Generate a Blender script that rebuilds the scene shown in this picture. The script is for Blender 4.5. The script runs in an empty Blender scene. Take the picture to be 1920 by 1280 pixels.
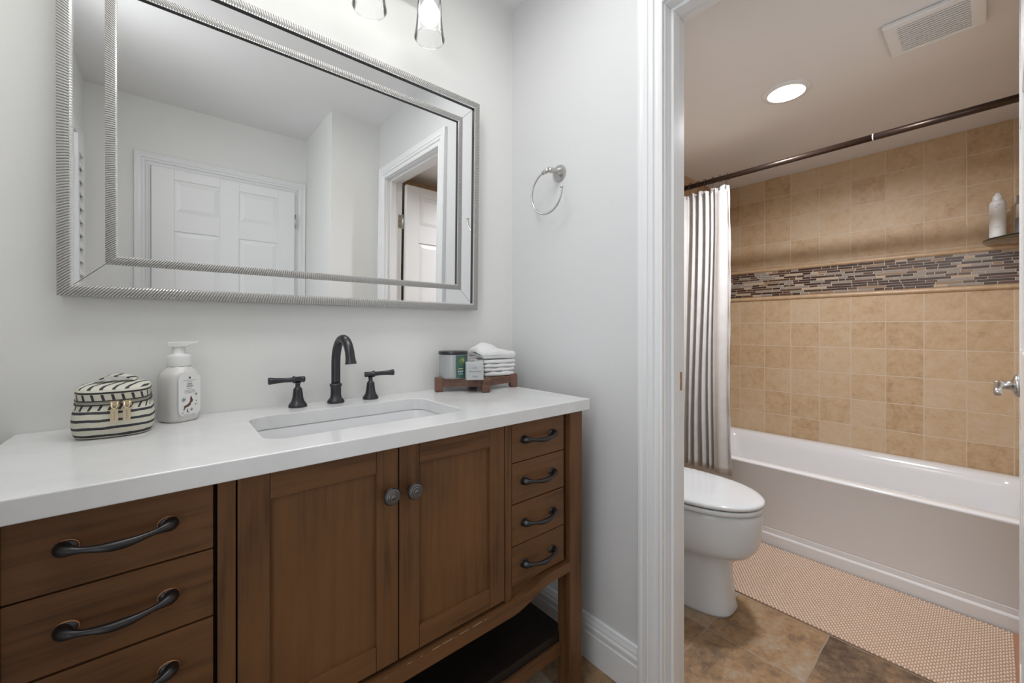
import bpy, bmesh, math, random
from mathutils import Vector, Matrix
random.seed(7)
R = math.radians
SC = bpy.context.scene
COL = SC.collection

# ------------------------------------------------------------------ camera
cam_d = bpy.data.cameras.new('camera')
cam_d.sensor_width = 36.0
cam_d.lens = 762.0 / 1920 * 36
cam_d.shift_y = -24.0 / 1920
cam_d.clip_start = 0.01
cam = bpy.data.objects.new('camera', cam_d)
cam.location = (-1.0954, -1.2961, 1.1171)
cam.rotation_euler = (R(90), 0, R(-40.2026))
COL.objects.link(cam)
SC.camera = cam

# ------------------------------------------------------------------ world, exposure
w = bpy.data.worlds.new('world'); SC.world = w
w.use_nodes = True
w.node_tree.nodes['Background'].inputs[0].default_value = (0.94, 0.98, 1.04, 1)
w.node_tree.nodes['Background'].inputs[1].default_value = 2.2
SC.view_settings.view_transform = 'Standard'
SC.view_settings.look = 'None'
SC.view_settings.gamma = 1
SC.view_settings.use_curve_mapping = False
SC.view_settings.exposure = 0.0

BULB = 3.5          # radiance of the four vanity bulbs
CEIL_W = 5.4         # watts, unseen ceiling lamp added to brighten the vanity room
BATH_W = 21.0
FILL_DOME = 18.0        # radiance of the added dome lamp on the left wall         # watts, recessed lamp of the bathroom

def disk_light(name, loc, radius, watts, color, spread=180):
    l = bpy.data.lights.new(name, 'AREA')
    l.shape = 'DISK'; l.size = radius * 2; l.energy = watts; l.color = color
    l.spread = R(spread)
    o = bpy.data.objects.new(name, l); o.location = loc
    COL.objects.link(o); return o
def panel_light(name, loc, sx, sy, watts, color):
    l = bpy.data.lights.new(name, 'AREA'); l.shape = 'RECTANGLE'; l.size = sx; l.size_y = sy; l.energy = watts; l.color = color
    o = bpy.data.objects.new(name, l); o.location = loc; COL.objects.link(o); return o
panel_light('fill_ceiling_light', (-0.80, -0.56, 2.392), 0.96, 0.30, CEIL_W, (0.95, 0.985, 1.03))  # light of the added ceiling lamp, brightens the vanity room
disk_light('bath_lamp', (0.923, -0.725, 2.138), 0.057, BATH_W, (0.955, 0.985, 1.05))

# ------------------------------------------------------------------ mesh builder
class MB:
    def __init__(s): s.v = []; s.f = []; s.m = []; s.sm = []; s.uv = None
    def add(s, vs, fs, m=0, smooth=False, M=None):
        b = len(s.v)
        if M is not None: vs = [M @ Vector(p) for p in vs]
        s.v += [tuple(p) for p in vs]
        for f in fs:
            s.f.append([b + i for i in f]); s.m.append(m); s.sm.append(smooth)
    def box(s, x0, x1, y0, y1, z0, z1, m=0, M=None):
        x0, x1 = min(x0, x1), max(x0, x1); y0, y1 = min(y0, y1), max(y0, y1); z0, z1 = min(z0, z1), max(z0, z1)
        vs = [(x, y, z) for z in (z0, z1) for y in (y0, y1) for x in (x0, x1)]
        s.add(vs, [(0, 2, 3, 1), (4, 5, 7, 6), (0, 1, 5, 4), (2, 6, 7, 3), (0, 4, 6, 2), (1, 3, 7, 5)], m, False, M)
    def loft(s, rings, m=0, smooth=True, cap=True, M=None, closed=True):
        n = len(rings[0]); vs = [p for r in rings for p in r]; fs = []
        for i in range(len(rings) - 1):
            for j in range(n if closed else n - 1):
                k = (j + 1) % n
                fs.append((i * n + j, i * n + k, (i + 1) * n + k, (i + 1) * n + j))
        s.add(vs, fs, m, smooth, M)
        if cap:
            b = len(s.v) - len(vs)
            s.f.append([b + j for j in reversed(range(n))]); s.m.append(m); s.sm.append(False)
            e = len(s.v) - n
            s.f.append([e + j for j in range(n)]); s.m.append(m); s.sm.append(False)
    def lathe(s, prof, n=32, m=0, M=None, smooth=True, cap=False):
        rings = [[(r * math.cos(2 * math.pi * j / n), r * math.sin(2 * math.pi * j / n), z) for j in range(n)] for r, z in prof]
        s.loft(rings, m, smooth, cap, M)
    def tube(s, pts, rad, n=12, m=0, smooth=True, flat=1.0):
        pts = [Vector(p) for p in pts]
        if not hasattr(rad, '__len__'): rad = [rad] * len(pts)
        rings = []; up = None
        for i, p in enumerate(pts):
            t = (pts[min(i + 1, len(pts) - 1)] - pts[max(i - 1, 0)]).normalized()
            if up is None:
                up = Vector((0, 0, 1)) if abs(t.z) < 0.9 else Vector((1, 0, 0))
            a = t.cross(up).normalized(); b = a.cross(t).normalized(); up = b
            rings.append([p + a * (rad[i] * math.cos(2 * math.pi * j / n)) + b * (flat * rad[i] * math.sin(2 * math.pi * j / n)) for j in range(n)])
        s.loft(rings, m, smooth, True)
    def prism(s, poly, axis, a, b, m=0, M=None, smooth=False):
        # poly: 2-D outline extruded along axis from a to b
        def P(u, v, t): return {'x': (t, u, v), 'y': (u, t, v), 'z': (u, v, t)}[axis]
        n = len(poly)
        vs = [P(u, v, a) for u, v in poly] + [P(u, v, b) for u, v in poly]
        fs = [tuple(range(n)), tuple(reversed(range(n, 2 * n)))]
        s.add(vs, fs, m, False, M)
        s.add(vs, [(i, n + i, n + (i + 1) % n, (i + 1) % n) for i in range(n)], m, smooth, M)
    def frustum(s, x0, x1, z0, z1, ya, yb, ins, m=0):
        # raised panel in an xz plane; base at ya, top at yb, inset by ins
        vs = [(x0, ya, z0), (x1, ya, z0), (x1, ya, z1), (x0, ya, z1),
              (x0 + ins, yb, z0 + ins), (x1 - ins, yb, z0 + ins), (x1 - ins, yb, z1 - ins), (x0 + ins, yb, z1 - ins)]
        s.add(vs, [(0, 1, 2, 3), (4, 7, 6, 5), (0, 4, 5, 1), (1, 5, 6, 2), (2, 6, 7, 3), (3, 7, 4, 0)], m)
    def xform(s, M):
        s.v = [tuple(M @ Vector(p)) for p in s.v]; return s

def root_loc(p):
    l = Vector((0, 0, 0))
    while p is not None: l = l + p.location; p = p.parent
    return l

def obj(name, mb, mats, parent=None, bevel=0, subsurf=0, auto=None, origin=None, kind=None):
    me = bpy.data.meshes.new(name)
    if parent is not None: off = root_loc(parent); loc = Vector((0, 0, 0))
    else:
        if origin is None:
            xs = [p[0] for p in mb.v]; ys = [p[1] for p in mb.v]; zs = [p[2] for p in mb.v]
            origin = ((min(xs) + max(xs)) / 2, (min(ys) + max(ys)) / 2, min(zs))
        off = Vector(origin); loc = off
    me.from_pydata([(p[0] - off.x, p[1] - off.y, p[2] - off.z) for p in mb.v], [], mb.f)
    if not isinstance(mats, (list, tuple)): mats = [mats]
    for m in mats: me.materials.append(m)
    for i, p in enumerate(me.polygons):
        p.material_index = mb.m[i]; p.use_smooth = mb.sm[i]
    if mb.uv:
        ul = me.uv_layers.new(name='UVMap')
        for lp in me.loops: ul.data[lp.index].uv = mb.uv[lp.vertex_index]
    bm = bmesh.new(); bm.from_mesh(me); bmesh.ops.recalc_face_normals(bm, faces=bm.faces); bm.to_mesh(me); bm.free()
    me.update()
    o = bpy.data.objects.new(name, me); COL.objects.link(o)
    if parent is not None: o.parent = parent
    o.location = loc
    if bevel:
        b = o.modifiers.new('bevel', 'BEVEL'); b.width = bevel; b.segments = 2; b.limit_method = 'ANGLE'; b.angle_limit = R(40)
        b.harden_normals = False
    if subsurf:
        q = o.modifiers.new('subsurf', 'SUBSURF'); q.levels = subsurf; q.render_levels = subsurf
    if kind: o['kind'] = kind
    return o

def thing(name, label, cat, loc, group=None):
    o = bpy.data.objects.new(name, None); COL.objects.link(o)
    o.empty_display_size = 0.05
    o.location = loc; tag(o, label, cat, group); return o
def tag(o, label, cat, group=None):
    o['label'] = label; o['category'] = cat
    if group: o['group'] = group
    return o
def struct(name, mb, mats, parent=None, **k):
    return obj(name, mb, mats, parent, kind=('structure' if parent is None else None), **k)

def smooth(pts, rad, k=4):
    # Catmull-Rom through the points, radii alike
    P = [Vector(p) for p in pts]; o = []; q = []
    for i in range(len(P) - 1):
        a, b, c, d = P[max(i - 1, 0)], P[i], P[i + 1], P[min(i + 2, len(P) - 1)]
        ra, rb, rc, rd = rad[max(i - 1, 0)], rad[i], rad[i + 1], rad[min(i + 2, len(P) - 1)]
        for j in range(k):
            t = j / k; f = lambda a, b, c, d: .5 * (2 * b + (c - a) * t + (2 * a - 5 * b + 4 * c - d) * t * t + (3 * b - a - 3 * c + d) * t ** 3)
            o.append(f(a, b, c, d)); q.append(f(ra, rb, rc, rd))
    return o + [P[-1]], q + [rad[-1]]
def rrect(w, d, r, n=6):
    pts = []
    for cx, cy, a0 in ((w / 2 - r, d / 2 - r, 0), (-w / 2 + r, d / 2 - r, 90), (-w / 2 + r, -d / 2 + r, 180), (w / 2 - r, -d / 2 + r, 270)):
        for i in range(n + 1):
            a = R(a0 + 90 * i / n); pts.append((cx + r * math.cos(a), cy + r * math.sin(a)))
    return pts
def supere(a, b, e, n=48):
    out = []
    for i in range(n):
        t = 2 * math.pi * i / n; c, s_ = math.cos(t), math.sin(t)
        out.append((a * math.copysign(abs(c) ** (2 / e), c), b * math.copysign(abs(s_) ** (2 / e), s_)))
    return out
def text_geo(txt, size, extrude=0.0002):
    cu = bpy.data.curves.new('txt', 'FONT'); cu.body = txt; cu.size = size; cu.extrude = extrude; cu.align_x = 'CENTER'; cu.align_y = 'CENTER'
    cu.resolution_u = 3
    o = bpy.data.objects.new('txt', cu); COL.objects.link(o)
    dg = bpy.context.evaluated_depsgraph_get(); me = bpy.data.meshes.new_from_object(o.evaluated_get(dg))
    vs = [tuple(v.co) for v in me.vertices]; fs = [tuple(p.vertices) for p in me.polygons]
    bpy.data.objects.remove(o); bpy.data.curves.remove(cu); bpy.data.meshes.remove(me)
    return vs, fs
def sstep(t): t = max(0, min(1, t)); return t * t * (3 - 2 * t)

# ------------------------------------------------------------------ materials
def srgb(r, g, b):
    f = lambda c: (c / 255) / 12.92 if c <= 10 else (((c / 255) + .055) / 1.055) ** 2.4
    return (f(r), f(g), f(b), 1)
class NT:
    def __init__(s, name):
        s.m = bpy.data.materials.new(name); s.m.use_nodes = True; s.t = s.m.node_tree
        s.b = s.t.nodes['Principled BSDF']; s.out = s.t.nodes['Material Output']
    def n(s, typ, **k):
        nd = s.t.nodes.new(typ)
        for a, v in k.items(): setattr(nd, a, v)
        return nd
    def l(s, a, b): s.t.links.new(a, b)
    def set(s, **k):
        for a, v in k.items(): s.b.inputs[a.replace('_', ' ')].default_value = v
        return s
    def math(s, op, a, b=None, c=None):
        nd = s.n('ShaderNodeMath', operation=op)
        for i, x in enumerate((a, b, c)):
            if x is None: continue
            if isinstance(x, (int, float)): nd.inputs[i].default_value = x
            else: s.l(x, nd.inputs[i])
        return nd.outputs[0]
    def mix(s, fac, a, b):
        nd = s.n('ShaderNodeMix', data_type='RGBA')
        for i, x in ((0, fac), (6, a), (7, b)):
            if isinstance(x, (int, float, tuple)): nd.inputs[i].default_value = x
            else: s.l(x, nd.inputs[i])
        return nd.outputs[2]
    def ramp(s, fac, stops, interp='LINEAR'):
        nd = s.n('ShaderNodeValToRGB'); cr = nd.color_ramp; cr.interpolation = interp
        while len(cr.elements) < len(stops): cr.elements.new(0.5)
        for e, (p, c) in zip(cr.elements, stops): e.position = p; e.color = c
        s.l(fac, nd.inputs[0]); return nd.outputs[0]
    def pos(s):
        g = s.n('ShaderNodeNewGeometry'); return g.outputs['Position']
    def sep(s, v):
        nd = s.n('ShaderNodeSeparateXYZ'); s.l(v, nd.inputs[0]); return nd.outputs
    def comb(s, x, y, z=0.0):
        nd = s.n('ShaderNodeCombineXYZ')
        for i, q in enumerate((x, y, z)):
            if isinstance(q, (int, float)): nd.inputs[i].default_value = q
            else: s.l(q, nd.inputs[i])
        return nd.outputs[0]
    def noise(s, vec, scale, detail=3, rough=.5, out='Fac'):
        nd = s.n('ShaderNodeTexNoise'); nd.inputs['Scale'].default_value = scale; nd.inputs['Detail'].default_value = detail
        nd.inputs['Roughness'].default_value = rough
        s.l(vec, nd.inputs['Vector']); return nd.outputs[out]
    def bump(s, h, strength=.2, dist=.002):
        nd = s.n('ShaderNodeBump'); nd.inputs['Strength'].default_value = strength; nd.inputs['Distance'].default_value = dist
        s.l(h, nd.inputs['Height']); s.l(nd.outputs[0], s.b.inputs['Normal'])
    def col(s, c): s.l(c, s.b.inputs['Base Color'])

def simple(name, col, rough=.5, metal=0, **k):
    t = NT(name); t.set(Base_Color=col, Roughness=rough, Metallic=metal, **k); return t.m
def paint(name, col, rough=.55, bump=.05, scale=260):
    t = NT(name); t.set(Roughness=rough)
    nz = t.noise(t.pos(), 3.0, 2)
    c2 = tuple(x * .965 for x in col[:3]) + (1,)
    t.col(t.mix(nz, col, c2)); t.bump(t.noise(t.pos(), scale, 2), bump, .0015); return t.m

M_WALL = paint('wall_paint', (.83, .83, .808, 1), .6, .10)
M_WALL_DIM = paint('wall_paint_dimmed', (.70, .70, .703, 1), .6, .10)  # same wall paint, darkened to offset the strong light on this wall
M_CEIL = paint('ceiling_paint', (.86, .86, .86, 1), .7, .25, 130)
M_BCEIL = paint('bath_ceiling_paint', (.80, .785, .77, 1), .55, .12)
M_TRIM = paint('trim_paint', (.82, .825, .83, 1), .3, .02)
M_DOOR = paint('door_paint', (.84, .845, .845, 1), .32, .02)
M_QUARTZ = None

def mk_quartz():
    t = NT('white_quartz'); t.set(Roughness=.16)
    n1 = t.noise(t.pos(), 7, 5, .6)
    t.col(t.ramp(n1, [(.35, (.74, .74, .74, 1)), (.6, (.80, .80, .80, 1))])); return t.m
M_QUARTZ = mk_quartz()

def wood(name, axis, base=(.138, .063, .025), dark=(.062, .028, .013)):
    t = NT(name); t.set(Roughness=.42, Specular_IOR_Level=.3)
    p = t.sep(t.pos())
    sc = {'x': (3, 60, 60), 'z': (60, 60, 3), 'y': (60, 3, 60)}[axis]
    v = t.comb(t.math('MULTIPLY', p[0], sc[0]), t.math('MULTIPLY', p[1], sc[1]), t.math('MULTIPLY', p[2], sc[2]))
    n1 = t.noise(v, 1.0, 5, .62)
    n2 = t.noise(t.pos(), 5.0, 3)
    f = t.math('ADD', t.math('MULTIPLY', n1, .65), t.math('MULTIPLY', n2, .45))
    t.col(t.ramp(f, [(.36, dark + (1,)), (.52, base + (1,)), (.70, tuple(c * 1.25 for c in base) + (1,))]))
    t.bump(n1, .08, .001); return t.m
M_WX = wood('walnut_wood_horizontal', 'x'); M_WZ = wood('walnut_wood_vertical', 'z')
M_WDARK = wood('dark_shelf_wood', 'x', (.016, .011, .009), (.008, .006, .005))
M_TRAY = wood('tray_wood', 'x', (.16, .085, .06), (.09, .045, .03))
M_GAP = simple('cabinet_inside_and_gap_shade', (.012, .007, .004, 1), .7)
M_BLACK = simple('matte_black_metal', (.070, .070, .076, 1), .30, .85)
M_BRONZE = NT('aged_bronze').set(Base_Color=(.06, .058, .06, 1), Roughness=.33, Metallic=.9).m
M_PEWTER = simple('worn_bronze', (.16, .15, .145, 1), .38, .9)
M_COPPER = simple('copper_rim', (.45, .22, .12, 1), .35, .8)
M_NICKEL = simple('brushed_nickel', (.55, .54, .52, 1), .28, 1)
M_BRASS = simple('strike_brass', (.42, .28, .17, 1), .4, .85)
M_SILVER = simple('silver_frame', (.50, .49, .475, 1), .5, .6)
M_SILVER2 = simple('silver_lip', (.80, .80, .79, 1), .2, 1)
M_MIRROR = simple('mirror_glass', (.90, .905, .90, 1), .0, 1)
M_DARK = simple('dark_seam_and_reflection', (.02, .02, .022, 1), .4)
M_CERAMIC = simple('white_ceramic', (.66, .675, .68, 1), .08)
M_BASIN = simple('white_basin_ceramic', (.78, .78, .79, 1), .14)
M_TUB = simple('tub_enamel', (.80, .795, .795, 1), .13)
M_PLASTIC = simple('white_plastic', (.80, .80, .79, 1), .35)
M_ROD = NT('dark_bronze_rod').set(Base_Color=(.055, .035, .026, 1), Roughness=.35, Metallic=.7).m
M_BLACKINK = simple('dark_print', (.05, .05, .055, 1), .5)
M_GREYINK = simple('grey_print', (.25, .25, .26, 1), .5)
M_BROWNINK = simple('brown_print', (.13, .05, .035, 1), .5)
M_GOLD = simple('pale_gold_metal', (.75, .62, .42, 1), .25, .9)

def emis(name, col, strength):
    t = NT(name); e = t.n('ShaderNodeEmission'); e.inputs[0].default_value = col; e.inputs[1].default_value = strength
    t.l(e.outputs[0], t.out.inputs[0]); return t.m
M_BULB = emis('lit_bulb', (1, .97, .93, 1), BULB)
M_LENS = emis('lit_lamp_lens', (1, .93, .85, 1), 3.0)

def thin_glass(name, tint=(.97, .98, .98, 1), ior=1.45, haze=0.0, rough=.02, boost=0.04):
    t = NT(name)
    tr = t.n('ShaderNodeBsdfTransparent'); tr.inputs[0].default_value = tint
    gl = t.n('ShaderNodeBsdfGlossy'); gl.inputs['Roughness'].default_value = rough
    fr = t.n('ShaderNodeFresnel'); fr.inputs[0].default_value = ior
    mx = t.n('ShaderNodeMixShader'); t.l(t.math('ADD', fr.outputs[0], boost), mx.inputs[0])
    t.l(tr.outputs[0], mx.inputs[1]); t.l(gl.outputs[0], mx.inputs[2])
    last = mx.outputs[0]
    if haze:
        df = t.n('ShaderNodeBsdfDiffuse'); df.inputs[0].default_value = (.85, .87, .87, 1)
        m2 = t.n('ShaderNodeMixShader'); m2.inputs[0].default_value = haze
        t.l(last, m2.inputs[1]); t.l(df.outputs[0], m2.inputs[2]); last = m2.outputs[0]
    t.l(last, t.out.inputs[0]); return t.m
M_GLASS = thin_glass('clear_glass', ior=1.16, haze=.03, boost=.0)
M_JAR = thin_glass('candle_glass', haze=.35)
M_CUBE = thin_glass('frosted_cube_glass', (.86, .9, .92, 1), haze=.5, boost=.1)
M_SHELFG = thin_glass('green_edge_glass', (.80, .88, .82, 1), haze=.1)

def tile_mat(name, zo, yo, u='y', cols=None, pitch=.1535, rough=.45):
    t = NT(name); t.set(Roughness=rough)
    p = t.sep(t.pos()); ax = p[1] if u == 'y' else p[0]
    a = t.math('DIVIDE', t.math('SUBTRACT', ax, yo), pitch); b = t.math('DIVIDE', t.math('SUBTRACT', p[2], zo), pitch)
    wob = t.noise(t.pos(), 18, 2)
    wv = t.math('MULTIPLY', t.math('SUBTRACT', wob, .5), .03)
    a2 = t.math('ADD', a, wv); b2 = t.math('ADD', b, wv)
    fa = t.math('FRACT', a2); fb = t.math('FRACT', b2)
    ed = t.math('MINIMUM', t.math('MINIMUM', fa, t.math('SUBTRACT', 1.0, fa)), t.math('MINIMUM', fb, t.math('SUBTRACT', 1.0, fb)))
    g = t.n('ShaderNodeMapRange'); g.inputs[1].default_value = .008; g.inputs[2].default_value = .022; t.l(ed, g.inputs[0])
    wn = t.n('ShaderNodeTexWhiteNoise', noise_dimensions='2D'); t.l(t.comb(t.math('FLOOR', a2), t.math('FLOOR', b2)), wn.inputs['Vector'])
    n1 = t.noise(t.pos(), 22, 6, .65); n2 = t.noise(t.pos(), 70, 4, .6)
    f = t.math('ADD', t.math('MULTIPLY', wn.outputs['Value'], .22), t.math('ADD', t.math('MULTIPLY', n1, .66), t.math('MULTIPLY', n2, .26)))
    c = t.ramp(f, cols)
    t.col(t.mix(g.outputs[0], (.62, .50, .375, 1), c))
    h = t.math('ADD', g.outputs[0], t.math('MULTIPLY', n2, .3)); t.bump(h, .35, .002); return t.m
TCOL = [(.30, (.37, .235, .13, 1)), (.45, (.51, .34, .19, 1)), (.58, (.57, .40, .24, 1)), (.74, (.60, .455, .305, 1))]
M_TLOW = tile_mat('travertine_wall_tile_lower', 1.158, -.1345, cols=TCOL)
M_TUP = tile_mat('travertine_wall_tile_upper', 1.6915, -.1345, cols=TCOL)
M_TLOWX = tile_mat('travertine_end_tile_lower', 1.158, 2.02, 'x', TCOL)
M_TUPX = tile_mat('travertine_end_tile_upper', 1.6915, 2.02, 'x', TCOL)
def mk_pencil():
    t = NT('travertine_trim'); t.set(Roughness=.4)
    t.col(t.ramp(t.noise(t.pos(), 30, 4), [(.3, (.52, .34, .19, 1)), (.7, (.62, .44, .27, 1))])); return t.m
M_PENCIL = mk_pencil()
M_GROUT = simple('mosaic_grout', (.66, .57, .47, 1), .8)
MOS = [simple('mosaic_dark_brown', (.060, .028, .018, 1), .28), simple('mosaic_brown', (.115, .060, .036, 1), .28),
       simple('mosaic_grey', (.31, .255, .205, 1), .3), simple('mosaic_beige', (.50, .37, .245, 1), .4), simple('mosaic_tan', (.30, .19, .11, 1), .35)]

def floor_mat():
    t = NT('slate_floor_tile'); t.set(Roughness=.42)
    p = t.sep(t.pos()); P = .305
    wob = t.math('MULTIPLY', t.math('SUBTRACT', t.noise(t.pos(), 9, 3), .5), .035)
    a = t.math('ADD', t.math('DIVIDE', t.math('SUBTRACT', p[0], .440), P), wob); b = t.math('ADD', t.math('DIVIDE', t.math('SUBTRACT', p[1], -.607), P), wob)
    fa = t.math('FRACT', a); fb = t.math('FRACT', b)
    ed = t.math('MINIMUM', t.math('MINIMUM', fa, t.math('SUBTRACT', 1.0, fa)), t.math('MINIMUM', fb, t.math('SUBTRACT', 1.0, fb)))
    g = t.n('ShaderNodeMapRange'); g.inputs[1].default_value = .004; g.inputs[2].default_value = .010; t.l(ed, g.inputs[0])
    wn = t.n('ShaderNodeTexWhiteNoise', noise_dimensions='2D'); t.l(t.comb(t.math('FLOOR', a), t.math('FLOOR', b)), wn.inputs['Vector'])
    n1 = t.noise(t.pos(), 7, 7, .68); n2 = t.noise(t.pos(), 38, 6, .7)
    f = t.math('ADD', t.math('MULTIPLY', wn.outputs['Value'], .3), t.math('ADD', t.math('MULTIPLY', n1, .72), t.math('MULTIPLY', n2, .42)))
    c = t.ramp(f, [(.52, (.085, .05, .028, 1)), (.63, (.19, .118, .066, 1)), (.74, (.33, .20, .10, 1)), (.88, (.37, .30, .22, 1))])
    pit = t.ramp(t.noise(t.pos(), 60, 5, .75), [(.60, (0, 0, 0, 1)), (.68, (1, 1, 1, 1))])
    c2 = t.mix(t.math('MULTIPLY', pit, .55), c, (.42, .34, .26, 1))
    t.col(t.mix(g.outputs[0], (.31, .25, .19, 1), c2))
    t.bump(t.math('ADD', g.outputs[0], t.math('MULTIPLY', n2, .7)), .4, .003); return t.m
M_FLOOR = floor_mat()

# ------------------------------------------------------------------ room shell
YF, XL, ZC, ZB = -2.12, -1.46, 2.44, 2.13         # opposite wall, left wall, ceilings
YJ0, YJ1, ZH = -.685, -1.372, 2.055               # bathroom doorway
XB, XT, YE, YN = .113, 2.02, .02, -1.50           # bathroom walls
m = MB(); m.box(XL - .1, XT + .1, YF - .1, .12, -.05, 0); struct('floor', m, M_FLOOR)
m = MB(); m.box(XL - .1, XB, YF - .1, .12, ZC, ZC + .05); struct('ceiling', m, M_CEIL)
LCX, LCY, LCR = .923, -.725, .0640       # opening of the recessed lamp
m = MB(); n = 64; q = .10
ci = [(LCX + LCR * math.cos(2 * math.pi * i / n), LCY + LCR * math.sin(2 * math.pi * i / n), ZB) for i in range(n)]
sq = []
for i in range(n):
    c_, s_ = math.cos(2 * math.pi * i / n), math.sin(2 * math.pi * i / n); k = q / max(abs(c_), abs(s_)); sq.append((LCX + k * c_, LCY + k * s_, ZB))
m.add(ci + sq, [(i, (i + 1) % n, n + (i + 1) % n, n + i) for i in range(n)])
for a in ((XB, LCX - q, YN - .1, .12), (LCX + q, XT + .1, YN - .1, .12), (LCX - q, LCX + q, YN - .1, LCY - q), (LCX - q, LCX + q, LCY + q, .12)):
    m.add([(a[0], a[2], ZB), (a[1], a[2], ZB), (a[1], a[3], ZB), (a[0], a[3], ZB)], [(0, 1, 2, 3)])
m.box(XB, XT + .1, YN - .1, .12, ZB + .06, ZB + .10); struct('ceiling', m, M_BCEIL)
m = MB(); m.box(XL - .1, 0, 0, .12, 0, ZC); struct('wall_back', m, M_WALL)
WY0, WY1, WZ0, WZ1 = -1.64, -.80, .30, 1.84          # unseen window added in the left wall for extra light
m = MB(); m.box(XL - .1, XL, YF, WY0, 0, ZC); m.box(XL - .1, XL, WY1, 0, 0, ZC); m.box(XL - .1, XL, WY0, WY1, 0, WZ0); m.box(XL - .1, XL, WY0, WY1, WZ1, ZC)
struct('wall_left', m, M_WALL)
m = MB(); e = .045
m.box(XL - .07, XL - .03, WY0, WY0 + e, WZ0, WZ1); m.box(XL - .07, XL - .03, WY1 - e, WY1, WZ0, WZ1); m.box(XL - .07, XL - .03, WY0 + e, WY1 - e, WZ0, WZ0 + e); m.box(XL - .07, XL - .03, WY0 + e, WY1 - e, WZ1 - e, WZ1)
m.box(XL - .06, XL - .035, WY0 + e, WY1 - e, (WZ0 + WZ1) / 2 - .015, (WZ0 + WZ1) / 2 + .015); m.box(XL + .0005, XL + .03, WY0 - .01, WY1, WZ0 - .045, WZ0 - .02)
win = struct('added_window_1', m, M_TRIM)
m = MB(); m.box(XL - .052, XL - .048, WY0 + e, WY1 - e, WZ0 + e, WZ1 - e); obj('pane', m, M_GLASS, win)
pl = bpy.data.lights.new('added_window_portal', 'AREA'); pl.shape = 'RECTANGLE'; pl.size = WZ1 - WZ0; pl.size_y = WY1 - WY0; pl.cycles.is_portal = True
po = bpy.data.objects.new('added_window_portal', pl); po.location = (XL - .11, (WY0 + WY1) / 2, (WZ0 + WZ1) / 2); po.rotation_euler = (0, R(-90), 0); COL.objects.link(po)
m = MB(); m.box(XL - .1, 0, YF - .1, YF, 0, ZC); struct('wall_front', m, M_WALL)
YCH = -1.49
m = MB(); m.box(-.310, 0, YF, YCH, 0, ZC); struct('wall_corner', m, M_WALL)
m = MB()
m.box(0, XB, YJ0 + .016, .12, 0, ZC); m.box(0, XB, YF - .1, YJ1 - .016, 0, ZC); m.box(0, XB, YJ1 - .016, YJ0 + .016, ZH + .016, ZC)
struct('wall_right', m, M_WALL_DIM)

ZL, ZU = 1.308, 1.525
def tiled_wall(name, axis):
    m = MB()
    if axis == 'x': bx = lambda z0, z1, k: m.box(XT, XT + .1, YN - .1, .12, z0, z1, k)
    elif axis == 'end': bx = lambda z0, z1, k: m.box(XB, XT, YE, .12, z0, z1, k)
    else: bx = lambda z0, z1, k: m.box(XB, XT, YN - .1, YN, z0, z1, k)
    bx(0, ZL, 0); bx(ZL, ZU, 2); bx(ZU, ZB, 1)
    mats = [M_TLOW, M_TUP, M_PENCIL] if axis == 'x' else [M_TLOWX, M_TUPX, M_PENCIL]
    return struct(name, m, mats)
tiled_wall('wall_bath', 'x'); tiled_wall('wall_end', 'end'); tiled_wall('wall_near', 'near')
# linear mosaic band, with its two pencil mouldings
def band(name, along):
    m = MB(); rows = 12; z0, z1 = 1.337, 1.503; hh = (z1 - z0) / rows
    rnd = random.Random(5)
    if along == 'y': lo, hi = YN, YE
    else: lo, hi = 1.27, XT
    def put(a, b, za, zb, d, k):
        if along == 'y': m.box(XT - d, XT, a, b, za, zb, k)
        elif along == 'e': m.box(a, b, YE - d, YE, za, zb, k)
        else: m.box(a, b, YN, YN + d, za, zb, k)
    put(lo, hi, z0, z1, .003, 0)
    pat = [rnd.choices([1, 1, 1, 2, 2, 3, 3, 4, 5], k=9) for _ in range(rows)]
    for r in range(rows):
        t = lo - rnd.random() * .08; i = 0
        while t < hi:
            L = rnd.choice([.034, .046, .046, .070, .096, .125])
            a, b = max(t, lo), min(t + L, hi)
            if b - a > .004: put(a, b - .0032, z0 + r * hh + .0012, z0 + (r + 1) * hh - .0014, .0050, rnd.choice([1, 1, 1, 1, 1, 2, 2, 3, 3, 3, 4, 5]))
            t += L; i += 1
    for zc in (1.3215, 1.5145):
        prof = [(0, -.0125), (.006, -.0115), (.012, -.006), (.0135, 0), (.012, .006), (.006, .0105), (0, .0105)]
        if along == 'y': m.prism([(XT - d, zc + z) for d, z in prof], 'y', lo, hi, 6)
        elif along == 'e': m.prism([(YE - d, zc + z) for d, z in prof], 'x', lo, hi, 6)
        else: m.prism([(YN + d, zc + z) for d, z in prof], 'x', lo, hi, 6)
    # prism on axis y expects (x,z) pairs, on axis x expects (y,z) pairs
    return struct(name, m, [M_GROUT] + MOS + [M_PENCIL])
band('trim_1', 'y'); band('trim_2', 'e'); band('trim_3', 'n')

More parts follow.
